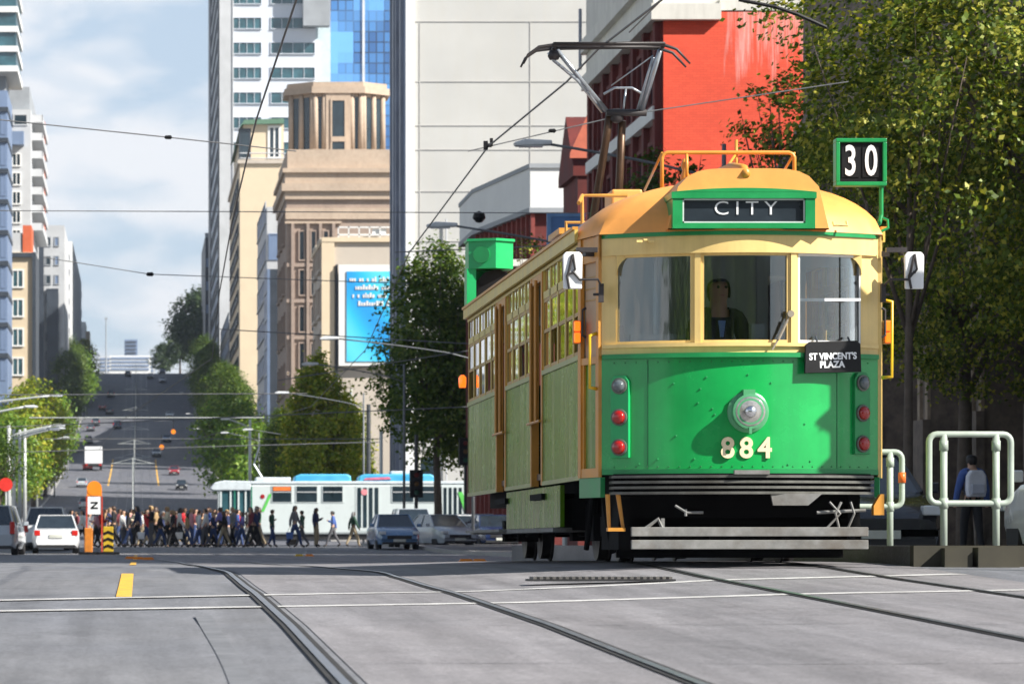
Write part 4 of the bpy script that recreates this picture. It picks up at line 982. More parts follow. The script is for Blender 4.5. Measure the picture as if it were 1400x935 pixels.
tree(K_twig,(13.7,128,g(128)),'small tree above the tram roof beside the blue sign board',rz=3,s=.98,name='plane_tree')
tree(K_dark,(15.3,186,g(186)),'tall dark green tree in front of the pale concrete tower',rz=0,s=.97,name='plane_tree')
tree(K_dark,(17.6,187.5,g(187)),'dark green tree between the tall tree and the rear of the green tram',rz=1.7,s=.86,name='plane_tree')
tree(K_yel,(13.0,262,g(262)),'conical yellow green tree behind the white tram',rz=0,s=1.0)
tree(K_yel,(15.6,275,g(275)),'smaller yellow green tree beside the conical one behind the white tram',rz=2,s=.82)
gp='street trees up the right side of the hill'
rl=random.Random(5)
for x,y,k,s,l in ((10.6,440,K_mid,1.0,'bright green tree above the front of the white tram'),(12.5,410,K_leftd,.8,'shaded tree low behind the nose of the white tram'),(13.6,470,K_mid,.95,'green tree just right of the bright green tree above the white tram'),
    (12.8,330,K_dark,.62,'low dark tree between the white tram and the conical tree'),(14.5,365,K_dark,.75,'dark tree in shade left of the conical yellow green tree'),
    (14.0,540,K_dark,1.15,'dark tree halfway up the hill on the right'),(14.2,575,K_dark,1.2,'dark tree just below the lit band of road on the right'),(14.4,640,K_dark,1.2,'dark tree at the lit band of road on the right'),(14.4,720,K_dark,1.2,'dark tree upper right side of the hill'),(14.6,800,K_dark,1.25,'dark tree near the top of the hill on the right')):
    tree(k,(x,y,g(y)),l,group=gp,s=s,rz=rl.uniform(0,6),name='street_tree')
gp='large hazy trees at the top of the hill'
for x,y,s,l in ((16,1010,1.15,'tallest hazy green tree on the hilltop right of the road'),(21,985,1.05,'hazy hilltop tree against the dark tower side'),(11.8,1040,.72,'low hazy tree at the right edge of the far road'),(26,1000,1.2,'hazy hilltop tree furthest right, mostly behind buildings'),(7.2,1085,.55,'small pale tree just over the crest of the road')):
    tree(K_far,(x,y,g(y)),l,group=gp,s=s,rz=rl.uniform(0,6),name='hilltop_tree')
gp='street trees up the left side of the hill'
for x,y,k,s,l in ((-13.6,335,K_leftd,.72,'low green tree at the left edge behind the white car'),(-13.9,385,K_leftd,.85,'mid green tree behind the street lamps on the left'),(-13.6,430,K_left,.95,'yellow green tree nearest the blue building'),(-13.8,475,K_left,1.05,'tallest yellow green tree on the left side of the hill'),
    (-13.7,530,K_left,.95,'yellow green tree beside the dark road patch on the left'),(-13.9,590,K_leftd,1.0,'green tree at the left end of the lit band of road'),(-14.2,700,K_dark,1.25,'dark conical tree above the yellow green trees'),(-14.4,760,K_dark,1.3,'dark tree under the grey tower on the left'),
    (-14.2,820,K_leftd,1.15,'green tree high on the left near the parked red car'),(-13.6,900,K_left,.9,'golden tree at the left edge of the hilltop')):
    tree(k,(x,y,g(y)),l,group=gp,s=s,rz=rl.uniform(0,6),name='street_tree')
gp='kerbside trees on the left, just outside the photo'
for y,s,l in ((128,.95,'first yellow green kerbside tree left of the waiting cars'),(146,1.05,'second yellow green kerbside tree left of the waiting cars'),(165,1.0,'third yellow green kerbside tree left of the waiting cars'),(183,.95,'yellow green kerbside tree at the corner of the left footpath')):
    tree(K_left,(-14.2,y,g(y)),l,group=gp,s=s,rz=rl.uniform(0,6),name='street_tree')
gp='unseen trees added around the camera for the tram glass to mirror'  # trees added out of view to give the tram glass its reflections
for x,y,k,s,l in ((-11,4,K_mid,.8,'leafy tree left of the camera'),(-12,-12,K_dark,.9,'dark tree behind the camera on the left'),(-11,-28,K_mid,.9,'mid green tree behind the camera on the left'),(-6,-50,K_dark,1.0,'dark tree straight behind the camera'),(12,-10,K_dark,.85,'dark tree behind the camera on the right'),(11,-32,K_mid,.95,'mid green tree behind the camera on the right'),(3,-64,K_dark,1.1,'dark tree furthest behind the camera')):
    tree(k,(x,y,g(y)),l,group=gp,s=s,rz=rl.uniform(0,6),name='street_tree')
tree(K_small,(-6.6,172,g(172)),'young tree among the lamp posts behind the white car',s=.55,rz=1)
# ================================================================== buildings
B_conc=mat('pale_concrete',(.49,.485,.46),.85,var=.09,scale=.12,dirt_or_sheen=(.50,.48,.43,.55),streak=1.0,bump=.2)
B_concj=mat('concrete_joint',(.44,.43,.41),.9,var=.1)
B_white=mat('tower_white',(.62,.66,.72),.6,var=.05,scale=.1)
B_glass=mat('window_dark',(.02,.035,.045),.12,var=.5,scale=.4,spec=.8)
B_glass2=mat('window_teal',(.03,.09,.11),.15,var=.6,scale=.3,spec=.8)
B_cream=mat('render_cream',(.66,.54,.38),.8,var=.06,scale=.3)
B_sand=mat('sandstone',(.47,.37,.28),.85,var=.12,scale=.35,dirt_or_sheen=(.32,.22,.16,.5))
B_sandd=mat('sandstone_shaded',(.34,.26,.21),.85,var=.15,scale=.35,dirt_or_sheen=(.2,.15,.13,.5))  # darker sandstone copy, the lower front's shade put into the colour
B_beige=mat('beige_panel',(.50,.44,.37),.8,var=.08,scale=.3)
B_bluegr=mat('blue_grey_panel',(.16,.22,.34),.5,var=.15,scale=.3)
B_dark=mat('dark_cladding',(.035,.045,.06),.5,var=.25,scale=.3)
B_green=mat('copper_green',(.10,.20,.13),.7,var=.2)
B_grey=mat('grey_cladding',(.30,.32,.34),.7,var=.15,scale=.3)
B_lgrey=mat('light_grey_render',(.50,.51,.52),.75,var=.12,scale=.3)
B_brick=mat('brick_dark_red',(.13,.022,.018),.85,var=.3,scale=.8,dirt_or_sheen=(.08,.02,.02,.5))
B_trim=mat('painted_trim',(.68,.66,.60),.7,var=.1,scale=.6,dirt_or_sheen=(.4,.38,.34,.5),streak=1)
B_roofr=mat('roof_terracotta',(.55,.15,.09),.8,var=.15,scale=2)
B_whitew=mat('white_render',(.74,.74,.72),.8,var=.06,scale=.5)
B_stone=mat('church_stone',(.19,.15,.12),.95,var=.4,scale=1.0,dirt_or_sheen=(.03,.027,.025,.7))
B_stonel=mat('church_freestone',(.36,.28,.20),.9,var=.3,scale=1.0,dirt_or_sheen=(.08,.06,.05,.7))
B_or=mat('orange_cladding',(.60,.12,.04),.7,var=.1)
B_pipe=mat('metal_flue',(.25,.27,.32),.5,metal=.3,var=.3,scale=.3)
# red painted brick wall with pale runs down from the top
def redwall():
    m,nt,b=nodes('red_painted_brick'); N=nt.nodes.new; L=nt.links.new
    tc=N('ShaderNodeTexCoord'); mp=N('ShaderNodeMapping'); mp.inputs['Rotation'].default_value=(R(90),0,0); L(tc.outputs['Object'],mp.inputs[0])
    br=N('ShaderNodeTexBrick'); L(mp.outputs[0],br.inputs['Vector']); br.inputs['Color1'].default_value=(.80,.095,.042,1); br.inputs['Color2'].default_value=(.70,.075,.034,1); br.inputs['Mortar'].default_value=(.66,.072,.033,1); br.inputs['Scale'].default_value=1; br.inputs['Brick Width'].default_value=.24; br.inputs['Row Height'].default_value=.086; br.inputs['Mortar Size'].default_value=.012
    m2=N('ShaderNodeMapping'); m2.inputs['Scale'].default_value=(4.5,1,.22); L(tc.outputs['Object'],m2.inputs[0])
    n=N('ShaderNodeTexNoise'); n.inputs['Scale'].default_value=1.0; n.inputs['Detail'].default_value=9; n.inputs['Roughness'].default_value=.72; L(m2.outputs[0],n.inputs['Vector'])
    sp=N('ShaderNodeSeparateXYZ'); L(tc.outputs['Object'],sp.inputs[0])
    rx=N('ShaderNodeMapRange'); rx.interpolation_type='SMOOTHSTEP'; rx.inputs['From Min'].default_value=19.2; rx.inputs['From Max'].default_value=20.8; L(sp.outputs[0],rx.inputs['Value'])
    rz=N('ShaderNodeMapRange'); rz.interpolation_type='SMOOTHSTEP'; rz.inputs['From Min'].default_value=13.0; rz.inputs['From Max'].default_value=18.8; L(sp.outputs[2],rz.inputs['Value'])
    mu=N('ShaderNodeMath'); mu.operation='MULTIPLY'; L(rx.outputs[0],mu.inputs[0]); L(rz.outputs[0],mu.inputs[1])
    sub=N('ShaderNodeMath'); sub.operation='MULTIPLY_ADD'; L(mu.outputs[0],sub.inputs[0]); sub.inputs[1].default_value=.34; L(n.outputs['Fac'],sub.inputs[2])
    th=N('ShaderNodeMapRange'); th.inputs['From Min'].default_value=.74; th.inputs['From Max'].default_value=1.05; L(sub.outputs[0],th.inputs['Value'])
    mx=N('ShaderNodeMix'); mx.data_type='RGBA'; L(th.outputs[0],mx.inputs[0]); L(br.outputs[0],mx.inputs[6]); mx.inputs[7].default_value=(.72,.60,.56,1)
    n2=N('ShaderNodeTexNoise'); n2.inputs['Scale'].default_value=.7; n2.inputs['Detail'].default_value=6; L(tc.outputs['Object'],n2.inputs['Vector'])
    q=N('ShaderNodeMapRange'); q.inputs['To Min'].default_value=.78; q.inputs['To Max'].default_value=1.15; L(n2.outputs['Fac'],q.inputs['Value'])
    v=N('ShaderNodeVectorMath'); v.operation='SCALE'; L(mx.outputs[2],v.inputs[0]); L(q.outputs[0],v.inputs['Scale']); L(v.outputs[0],b.inputs['Base Color']); b.inputs['Roughness'].default_value=.8
    return m
B_red=redwall()
def blueglass():
    m,nt,b=nodes('blue_curtain_wall'); N=nt.nodes.new; L=nt.links.new
    tc=N('ShaderNodeTexCoord'); mp=N('ShaderNodeMapping'); mp.inputs['Rotation'].default_value=(R(90),0,0); L(tc.outputs['Object'],mp.inputs[0])
    br=N('ShaderNodeTexBrick'); br.offset=0; L(mp.outputs[0],br.inputs['Vector']); br.inputs['Color1'].default_value=(.03,.10,.26,1); br.inputs['Color2'].default_value=(.05,.17,.40,1); br.inputs['Mortar'].default_value=(.02,.04,.09,1); br.inputs['Scale'].default_value=1; br.inputs['Brick Width'].default_value=1.9; br.inputs['Row Height'].default_value=2.6; br.inputs['Mortar Size'].default_value=.18
    n=N('ShaderNodeTexNoise'); n.inputs['Scale'].default_value=.07; n.inputs['Detail'].default_value=3.5; m2=N('ShaderNodeVectorMath'); m2.operation='SNAP'; m2.inputs[1].default_value=(3.8,50,2.6); L(tc.outputs['Object'],m2.inputs[0]); L(m2.outputs[0],n.inputs['Vector'])
    st=N('ShaderNodeMapRange'); st.inputs['From Min'].default_value=.46; st.inputs['From Max'].default_value=.60; L(n.outputs['Fac'],st.inputs['Value'])
    mx=N('ShaderNodeMix'); mx.data_type='RGBA'; L(st.outputs[0],mx.inputs[0]); L(br.outputs[0],mx.inputs[6]); mx.inputs[7].default_value=(.13,.36,.72,1); L(mx.outputs[2],b.inputs['Base Color'])  # paler panes paint reflections of other buildings into the colour
    b.inputs['Roughness'].default_value=.12; b.inputs['Specular IOR Level'].default_value=.7
    return m
B_blue=blueglass()
WC={}
def window(root,face,a,c,z0,z1,fmat=B_trim,gmat=B_glass,fw=.12,proud=.10,name='window',mull=0,pos=0.0):
    """face 'front': plane y=pos spans x a..c, looks to -Y; 'left': plane x=pos spans y a..c looks to -X; 'right': looks to +X"""
    w_=round(abs(c-a),2); h=round(z1-z0,2); key=(face,w_,h,fmat.name,gmat.name,fw,proud,mull)
    if key not in WC:
        b=MB(); b.mi=0
        def bx(u0,u1,v0,v1,d0,d1):
            if face=='front': b.box(u0,u1,-d1,-d0,v0,v1)
            elif face=='left': b.box(-d1,-d0,u0,u1,v0,v1)
            else: b.box(d0,d1,u0,u1,v0,v1)
        bx(0,w_,0,fw,0,proud*1.5); bx(0,w_,h-fw,h,0,proud); bx(0,fw,fw,h-fw,0,proud); bx(w_-fw,w_,fw,h-fw,0,proud)
        for i in range(mull):
            u=w_*(i+1)/(mull+1); bx(u-fw*.35,u+fw*.35,fw,h-fw,.025,proud*.8)
        b.mi=1; bx(fw,w_-fw,fw,h-fw,0,.02)
        WC[key]=b.mesh(name,[fmat,gmat])
    o=bpy.data.objects.new(name,WC[key]); COL.objects.link(o); o.parent=root
    lo=min(a,c)
    o.location=(lo,pos,z0) if face=='front' else (pos,lo,z0)
    return o
def bld(name,label,x0,x1,y0,y1,zt,mt,cat='building',zb=None,group=None):
    root=empty(name,(0,0,0),0,label,cat,group); b=MB(); b.box(x0,x1,y0,y1,(g(y0) if zb is None else zb)-(3 if zb is None else 0),zt); b.build('wall',mt,root); return root
# --- big pale concrete tower
r=bld('concrete_tower','tall windowless tower of pale concrete panels behind the pantograph',18.0,46,245,257,50,B_conc)
b=MB()
for py_ in (30,112,172,205,262,330): z=PZ(py_,245); b.box(18.0,46,244.95,245.0,z-.022,z+.022)
for px_ in (574,725): x=PX(px_,245); b.box(x-.035,x+.035,244.96,245,6,PZ(30 if px_>700 else 32,245))
b.build('panel_joints',B_concj,r)
b=MB(); b.box(18.0,18.6,244.75,245,0,50); b.build('corner_strip',B_whitew,r)
b=MB()
for px_,z0 in ((610,4),(668,4)): x=PX(px_,245); b.tube([(x,244.8,z0),(x,244.8,PZ(300,245))],.07,5)
b.build('downpipe',B_lgrey,r)

b=MB()
for y,w_,dd in ((246.5,.9,.25),(249.5,.5,.35),(252.5,1.2,.3),(255,.4,.35)): b.box(18-dd,18.0,y,y+w_,0,50)
b.build('flue',B_pipe,r)
b=MB(); b.box(17.99,18.0,245.0,257,0,50); 
for k in range(9): b.box(17.90,18.0,247.6,249.2,3+k*5,5+k*5)
b.build('dark_side_sheet',B_bluegr,r)  # dark blue-grey sheet over the tower's left side
for k in range(6):
    window(r,'front',18.9,20.3,2+k*2.6,3.6+k*2.6,B_trim,B_glass,.1,.06,pos=245.0)
# --- white office tower
r=bld('office_tower','tallest white office tower with rows of horizontal dark windows',18,PX(432,812),812,930,150,B_white)
for k in range(8):
    z1=PZ(24-34*2+34*k,812)
    if z1-2.7<80: continue
    for a,c in ((317,358),(370,431)): window(r,'front',PX(a,812),PX(c,812),z1-2.7,z1,B_white,B_glass2,.15,.25,mull=3,pos=812)
for k in range(26):
    z=18+k*5.0; window(r,'left',822,922,z,z+2.6,B_dark,B_glass,.2,.15,mull=12,pos=18)
b=MB(); b.box(17.8,18,905,930,15,150); b.box(17.7,18,812.0,816,15,150); b.build('side_pier',B_dark,r)
b=MB(); b.box(18,20.9,811.7,812,15,150); b.box(20.9,21.2,811.5,812,15,150); b.build('pier',B_lgrey,r)
b=MB(); b.box(PX(432,812),PX(452,812),813,850,40,PZ(37,812)); o=b.build('side_wing',mat('pale_green_panel',(.55,.66,.70),.6,var=.12,scale=.8),r)
b=MB(); b.box(PX(414,810),PX(450,810),808,811.6,PZ(37,810),150); o=b.build('grey_block',B_grey,r)
r=bld('glass_tower','blue mirror glass tower beside the white office tower',PX(452,900),PX(600,900),900,960,160,B_blue)
b=MB()
for px_ in (497,): b.box(PX(px_,900)-.3,PX(px_,900)+.3,899.6,900,60,160)
b.build('mullion',B_lgrey,r)
# dark tower left of the office tower
r=bld('dark_building','dark narrow building at the left foot of the white office tower',17.2,22,940,1000,PZ(322,940),B_dark)
b=MB(); b.box(17.1,22.1,939,941,PZ(325,940),PZ(319,940)); b.build('roof',B_grey,r)
for k in range(9): window(r,'front',17.3,18.6,62+k*2.4*0+k*6-2,64.5+k*6-2,B_dark,B_bluegr,.1,.1,pos=940) if 64.5+k*6<PZ(326,940) else None
# cream block
r=bld('cream_building','cream apartment block with a green topped penthouse left of the sandstone tower',18,PX(388,647),647,720,PZ(224,647),B_cream)
b=MB(); b.box(17.6,PX(388,647),646.5,720,PZ(224,647),PZ(219,647)); b.build('parapet',B_beige,r)
b=MB(); b.box(18.7,PX(388,652),652,715,PZ(224,647),PZ(170,652)); pent=b.build('penthouse',B_cream,r)
b=MB(); b.prism([(18.0,PZ(176,652)),(18.9,PZ(165,652)),(PX(388,652),PZ(163,652)),(PX(388,652),PZ(170,652)),(18.6,PZ(171,652))],651.0,716,'y'); b.build('roof',B_green,pent)
window(r,'front',PX(366,652),PX(384,652),PZ(218,652),PZ(172,652),B_whitew,B_glass,.4,.2,mull=1,pos=652)
window(r,'front',PX(334,652)-1,PX(343,652),PZ(218,652),PZ(176,652),B_dark,B_glass,.3,.1,pos=652)
b=MB()
for z in (PZ(217,647),PZ(210,647)): b.tube([(18,646.7,z),(PX(388,647),646.7,z)],.12,5)
b.build('railing',B_lgrey,r)
for k in range(12):
    z=20+k*4.0; window(r,'left',655,712,z,z+2.2,B_dark,B_glass,.2,.2,mull=5,pos=18)
# blue grey narrow buildings in front of it
r=bld('slim_building','slim blue grey building squeezed left of the sandstone tower',17.0,18.9,482,520,PZ(283,482),B_lgrey)
for k in range(7): window(r,'front',17.2,18.8,8+k*5.0,11.5+k*5.0,B_bluegr,B_bluegr,.15,.1,pos=482)
for k in range(8): window(r,'left',484,518,8+k*5,11.0+k*5,B_lgrey,B_bluegr,.2,.15,mull=3,pos=17.0)
r=bld('slim_building','slim dark fronted building below the slim blue grey one',16.8,18.6,470,481,PZ(368,470),B_dark)
b=MB()
for k in range(5): b.box(16.5,16.8,470,481,PZ(400+k*38,470),PZ(396+k*38,470))
b.build('floor_ledge',B_lgrey,r)
b=MB(); b.box(16.6,16.95,469.6,481,2,PZ(368,470)); b.build('light_edge',B_bluegr,r)
# sandstone classical tower
r=bld('sandstone_building','ornate sandstone building with an octagonal top storey',17.5,34,430,458,PZ(262,430),B_sandd)
zc=PZ(262,430)
b=MB(); b.box(16.9,34,429.2,458.5,zc,zc+.9); b.box(17.3,34,429.7,458,zc+.9,zc+2.2); b.box(17.0,34,429.3,458.4,zc+2.2,zc+2.7); b.box(17.6,34,430.2,458,zc+2.7,zc+5.0); b.build('cornice',B_sand,r)
b=MB(); b.box(17.3,34,429.6,458.2,PZ(273,430),zc); b.box(17.35,34,429.7,430,PZ(300,430),PZ(285,430)); b.box(17.3,24,429.6,430,PZ(306,430),PZ(303,430)); b.build('frieze',B_sand,r)
for i,(a,c) in enumerate(((408,417),(424,433),(441,450))):
    for z0_,z1_ in ((357,315),(405,368),(455,418),(505,468),(550,515)):
        window(r,'front',PX(a,430),PX(c,430),PZ(z0_,430),PZ(z1_,430),B_sandd,B_glass,.15,.25,pos=430)
b=MB()
for a in (398,419,436,454): b.box(PX(a,430),PX(a+4,430),429.55,430,3,PZ(306,430))
for y_ in (362,411,461,510): b.box(17.5,24,429.7,430,PZ(y_+3,430),PZ(y_-2,430))
b.build('pilasters',B_sandd,r)
for k in range(6):
    for j in range(3): window(r,'left',434+j*8,438+j*8,6+k*6,10+k*6,B_sandd,B_glass,.3,.2,pos=17.5)
# octagonal upper storey
cx=(PX(392,440)+PX(533,440))/2; hw=(PX(533,440)-PX(392,440))/2; cy=440+hw*.8; z0_=PZ(205,436); z1_=PZ(112,436)
def octa(rx_,ry_,cut): return [(cx-rx_*cut,cy-ry_),(cx+rx_*cut,cy-ry_),(cx+rx_,cy-ry_*cut),(cx+rx_,cy+ry_*cut),(cx+rx_*cut,cy+ry_),(cx-rx_*cut,cy+ry_),(cx-rx_,cy+ry_*cut),(cx-rx_,cy-ry_*cut)]
b=MB(); b.prism(octa(hw*.92,hw*.75,.5),z0_-3,z1_); tw=b.build('octagon_storey',B_sand,r)
b=MB(); b.prism(octa(hw*1.03,hw*.86,.5),z1_-.9,z1_-.1); b.prism(octa(hw*.97,hw*.8,.5),z1_-.1,z1_+.5); b.prism(octa(hw*.98,hw*.82,.5),z0_-.3,z0_+.5); b.prism(octa(hw*1.06,hw*.9,.5),z0_-3.4,z0_-2.2); b.prism(octa(hw*1.1,hw*.94,.5),z0_-4.6,z0_-3.4)
b.build('cornice',B_sand,tw)
b=MB(); yf=cy-hw*.75
b.box(cx-1.5,cx+1.5,yf-.5,yf,z0_-2,z1_); b.box(cx-1.9,cx+1.9,yf-1.1,yf,z0_-2.4,z0_-.9); b.build('central_bay',B_sand,tw)
window(tw,'front',cx-.95,cx+.95,z0_-.2,z1_-1.6,B_sand,B_glass,.2,.15,mull=0,pos=yf-.5)
b=MB(); b.box(cx-.9,cx+.9,yf-.68,yf-.52,z0_+1.4,z0_+2.0); b.build('spandrel',B_sand,tw)
for fx in (-.80,-.62,-.40,-.30,.30,.40,.62,.80):
    pass
def dark_slit(p,q,z0,z1,nm='window'):
    P_=Vector((p[0],p[1],0)); Q_=Vector((q[0],q[1],0)); d=(Q_-P_).normalized(); nr=Vector((d.y,-d.x,0)); b=MB()
    vs=[(P_+nr*.03),(Q_+nr*.03),(Q_-nr*.3),(P_-nr*.3)]; b.prism([(v.x,v.y) for v in vs],z0,z1); return b.build(nm,B_glass,tw)
O8=octa(hw*.92,hw*.75,.5)
def lerp(a,c,t): return (a[0]+(c[0]-a[0])*t,a[1]+(c[1]-a[1])*t)
for (ia,ib,ts) in ((7,0,((.15,.40),(.55,.8))),(0,1,((.06,.17),(.83,.94))),(1,2,((.2,.45),(.6,.85))),(2,3,((.3,.7),))):
    for t0,t1 in ts: dark_slit(lerp(O8[ia],O8[ib],t0),lerp(O8[ia],O8[ib],t1),z0_+.6,z1_-1.3)
b=MB()
for (ia,ib,ts) in ((7,0,(.05,.47,.92)),(0,1,(.02,.21,.79,.98)),(1,2,(.08,.52,.93))):
    for t in ts:
        p=lerp(O8[ia],O8[ib],t); b.tube([(p[0],p[1]-.1,z0_+.5),(p[0],p[1]-.1,z1_-.9)],[.36,.30],8)
b.build('column',B_sand,tw,smooth=True)
# beige block with the blue banner
r=bld('beige_building','low beige building with a big blue banner on its front',16.0,26,314,333,PZ(326,314),B_beige)
b=MB(); b.box(15.8,26,313.7,333.2,PZ(331,314),PZ(325,314)); b.box(15.8,16.9,313.75,314,3,PZ(331,314)); b.build('stone_edge',B_cream,r)
b=MB(); b.box(17.4,26,315,325,PZ(326,314),PZ(318,314)); b.build('roof_plant',B_beige,r)
b=MB()
zt=PZ(310,314)
for z in (PZ(325,314)+.3,zt): b.box(17.2,22.6,313.9,314.05,z-.12,z)
for i in range(7): b.box(17.2+i*.9,17.3+i*.9,313.9,314.05,PZ(325,314),zt)
b.box(20.2,21.4,314.1,314.6,PZ(322,314),PZ(313,314)); b.build('roof_railing',B_whitew,r)
for j in range(2):
    for k in range(6): window(r,'left',317+j*8,322+j*8,4+k*4,7+k*4,B_beige,B_sandd,.3,.2,pos=16.0)
b=MB(); b.box(PX(459,314),PX(461.5,314),313.6,313.98,5,PZ(362,314)); b.build('downpipe',B_dark,r)
def bannermat():
    m,nt,b=nodes('banner_blue'); N=nt.nodes.new; L=nt.links.new
    tc=N('ShaderNodeTexCoord'); mp=N('ShaderNodeMapping'); mp.inputs['Rotation'].default_value=(0,R(35),0); mp.inputs['Scale'].default_value=(.16,1,.16); L(tc.outputs['Object'],mp.inputs[0])
    gr=N('ShaderNodeTexWave'); gr.inputs['Scale'].default_value=.35; gr.inputs['Distortion'].default_value=1.5; gr.inputs['Detail'].default_value=1; L(mp.outputs[0],gr.inputs['Vector'])
    rp=N('ShaderNodeValToRGB'); L(gr.outputs['Fac'],rp.inputs[0]); e=rp.color_ramp.elements; e[0].color=(.01,.30,.72,1); e[1].color=(.10,.62,.88,1); x=e.new(.45); x.color=(.02,.47,.85,1)
    L(rp.outputs[0],b.inputs['Base Color']); b.inputs['Roughness'].default_value=.6; return m
r=bld('dark_building','long dark building below the office tower behind the cream block',18.1,30,724,806,PZ(440,724),B_dark)
for k in range(5): window(r,'left',730,800,24+k*5,27+k*5,B_dark,B_bluegr,.2,.1,mull=8,pos=18.1)
bn=empty('banner',(0,0,0),0,'tall sky blue banner with lines of white lettering hung on the beige building','banner')
b=MB(); b.box(PX(463,313.4),PX(566,313.4),313.3,313.5,PZ(500,313.4),PZ(362,313.4)); b.build('backing',B_whitew,bn)
b=MB(); b.box(PX(474,313.2),PX(566,313.2),313.2,313.28,PZ(494,313.2),PZ(371,313.2)); b.build('printed_sheet',bannermat(),bn)
rw=random.Random(4)
for row,(x0,x1) in enumerate(((478,545),(486,560),(482,552),(490,530))):
    b=MB(); x=PX(x0,313.1); z=PZ(385+row*11,313.1)
    while x<PX(x1,313.1):
        wd=rw.uniform(.10,.2); hh=rw.choice((.28,.28,.42)); b.box(x,x+wd,313.14,313.2,z,z+hh); x+=wd+(.06 if rw.random()<.8 else .3)
    b.build('lettering',B_whitew,bn)
# --- red brick building
r=bld('red_building','tall brick building with a bright red painted end wall streaked white',18,23.4,125,144,18.55,B_brick)
b=MB(); b.box(18.06,23.4,124.93,125,0,18.5); b.build('painted_end_wall',B_red,r)
b=MB(); b.box(17.6,20.0,124.6,144.4,18.2,18.75); b.box(20.0,23.5,124.9,130,18.55,18.95); b.box(17.75,23.5,125.2,144,18.75,23.5); b.box(17.5,18,125.4,144.2,19.6,20.1)
b.build('parapet',B_trim,r)
b=MB()
for zz in (15.3,11.9,8.5,5.0): b.box(17.72,18.0,125.2,144,zz-.45,zz)
b.build('sill_course',B_whitew,r)
b=MB()
for y in (125.1,127.9,130.7,133.5,136.3,139.1,141.9,143.5): b.box(17.78,18.0,y,y+.5,0,18.2)
b.build('brick_piers',B_brick,r)
for zz in (15.3,11.9,8.5,5.0):
    for y in (125.8,128.6,131.4,134.2,137.0,139.8):
        window(r,'left',y,y+1.75,zz,zz+2.35,B_brick,B_glass,.15,.12,mull=0,pos=18.0)
b=MB(); b.tube([(17.5,143.9,19),(17.5,143.9,21.4)],.07,6); b.build('vent_pipe',B_pipe,r)
# gabled wing with red tile roof
r=bld('gabled_wing','narrow dark red gabled building with a salmon tiled roof',17.9,21,148,153,15.2,B_brick)
b=MB(); b.prism([(148-.1,15.2),(148-.1,15.6),(150.5,17.9),(153.1,15.6),(153.1,15.2)],17.7,21,'x'); b.build('gable_wall',B_brick,r)
b=MB(); b.prism([(17.55,15.9),(17.55,16.1),(18.3,17.75),(21,17.75),(21,15.9)],147.7,147.95,'y'); b.build('roof',B_roofr,r)
# corner building: splayed wall, white parapet storey on dark red arcade
poly=[(16.4,175),(17.8,163.5),(26,163.5),(26,182),(16.4,182)]
root=empty('corner_building',(0,0,0),0,'dark red corner building with a plain white parapet above the tram roof','building')
zb_=15.6
b=MB(); b.prism(poly,-1,zb_-.5); b.build('wall',B_brick,root)
pw=[(16.1,175),(17.6,163.2),(26,163.2),(26,182.2),(16.1,182.2)]
b=MB(); b.prism(pw,zb_-.3,17.1); b.build('parapet',B_whitew,root)
b=MB(); b.prism([(16.05,175),(17.55,163.1),(26,163.1),(26,182.3),(16.05,182.3)],17.1,17.3); b.prism([(16.05,175),(17.55,163.1),(26,163.1),(26,182.3),(16.05,182.3)],zb_-.5,zb_-.28); b.build('coping',B_grey,root)
b=MB(); n=12
for k in range(n+1):
    t=k/n; x=16.4+1.4*t; y=175-11.5*t; b.box(x-.16,x+.02,y-.25,y+.1,0,zb_-.5)
b.build('pilasters',mat('brick_lighter',(.24,.05,.04),.8,var=.2),root)
for zz in (12.2,8.6,5.0):
    for k in range(n):
        t0=(k+.3)/n; t1=(k+.82)/n
        p=Vector((16.4+1.4*t0,175-11.5*t0,0)); q=Vector((16.4+1.4*t1,175-11.5*t1,0)); b=MB(); nr=Vector((-.05,-.006,0))
        b.prism([((p+nr).x,(p+nr).y),((q+nr).x,(q+nr).y),(q.x,q.y),(p.x,p.y)],zz,zz+2.4); b.build('window',B_glass,root)
b=MB(); b.box(16.15,26,163.2,163.45,zb_-2.9,zb_-2.6); b.build('string_course',B_trim,root)
# --- bluestone church
r=bld('stone_church','dark bluestone church in deep shade behind the trees on the right',20.5,34,58,112,24,B_stone)
b=MB()
for i in range(10):
    y=60+i*5.6; b.box(19.2,20.5,y,y+1.1,-1,11); b.prism([(19.2,11),(19.2,11.0),(20.5,13.5),(20.5,11)],y,y+1.1,'y'); b.box(19.0,19.2,y-.05,y+1.15,-1,3.2)
b.build('buttress',B_stone,r)
b=MB()
for i in range(10):
    y=60+i*5.6; b.box(19.12,19.2,y-.02,y+.25,3.2,11); b.box(19.12,19.2,y+.85,y+1.12,3.2,11)
b.box(20.3,20.5,58,112,3.3,3.6); b.box(20.2,20.5,58,112,12.6,13.0)
b.build('quoins',B_stonel,r)
def lancet(root,y0,y1,z0,z1,x):
    ym=(y0+y1)/2; hw_=(y1-y0)/2
    arc=[(y0,z0),(y0,z1-hw_*1.3)]+[(ym-hw_*math.cos(t),z1-hw_*1.3+hw_*1.3*math.sin(t)) for t in [R(a) for a in range(15,180,15)]]+[(y1,z1-hw_*1.3),(y1,z0)]
    o_=[(ym+(a-ym)*1.25,z if z==z0 else z+.25) for a,z in arc]
    b=MB(); b.prism(o_,x-.10,x,'x'); s=b.build('window',B_stonel,root)
    b=MB(); b.prism(arc,x-.14,x-.10,'x'); b.build('pane',B_glass,s)
for i in range(9):
    y=62+i*5.6; lancet(r,y+.3,y+2.2,4.4,10.6,20.5)
b=MB()
for i in range(10): b.prism([(20.2,24),(20.5,24),(20.5,27),(20.35,29)],58+i*5.4,58.8+i*5.4,'y')
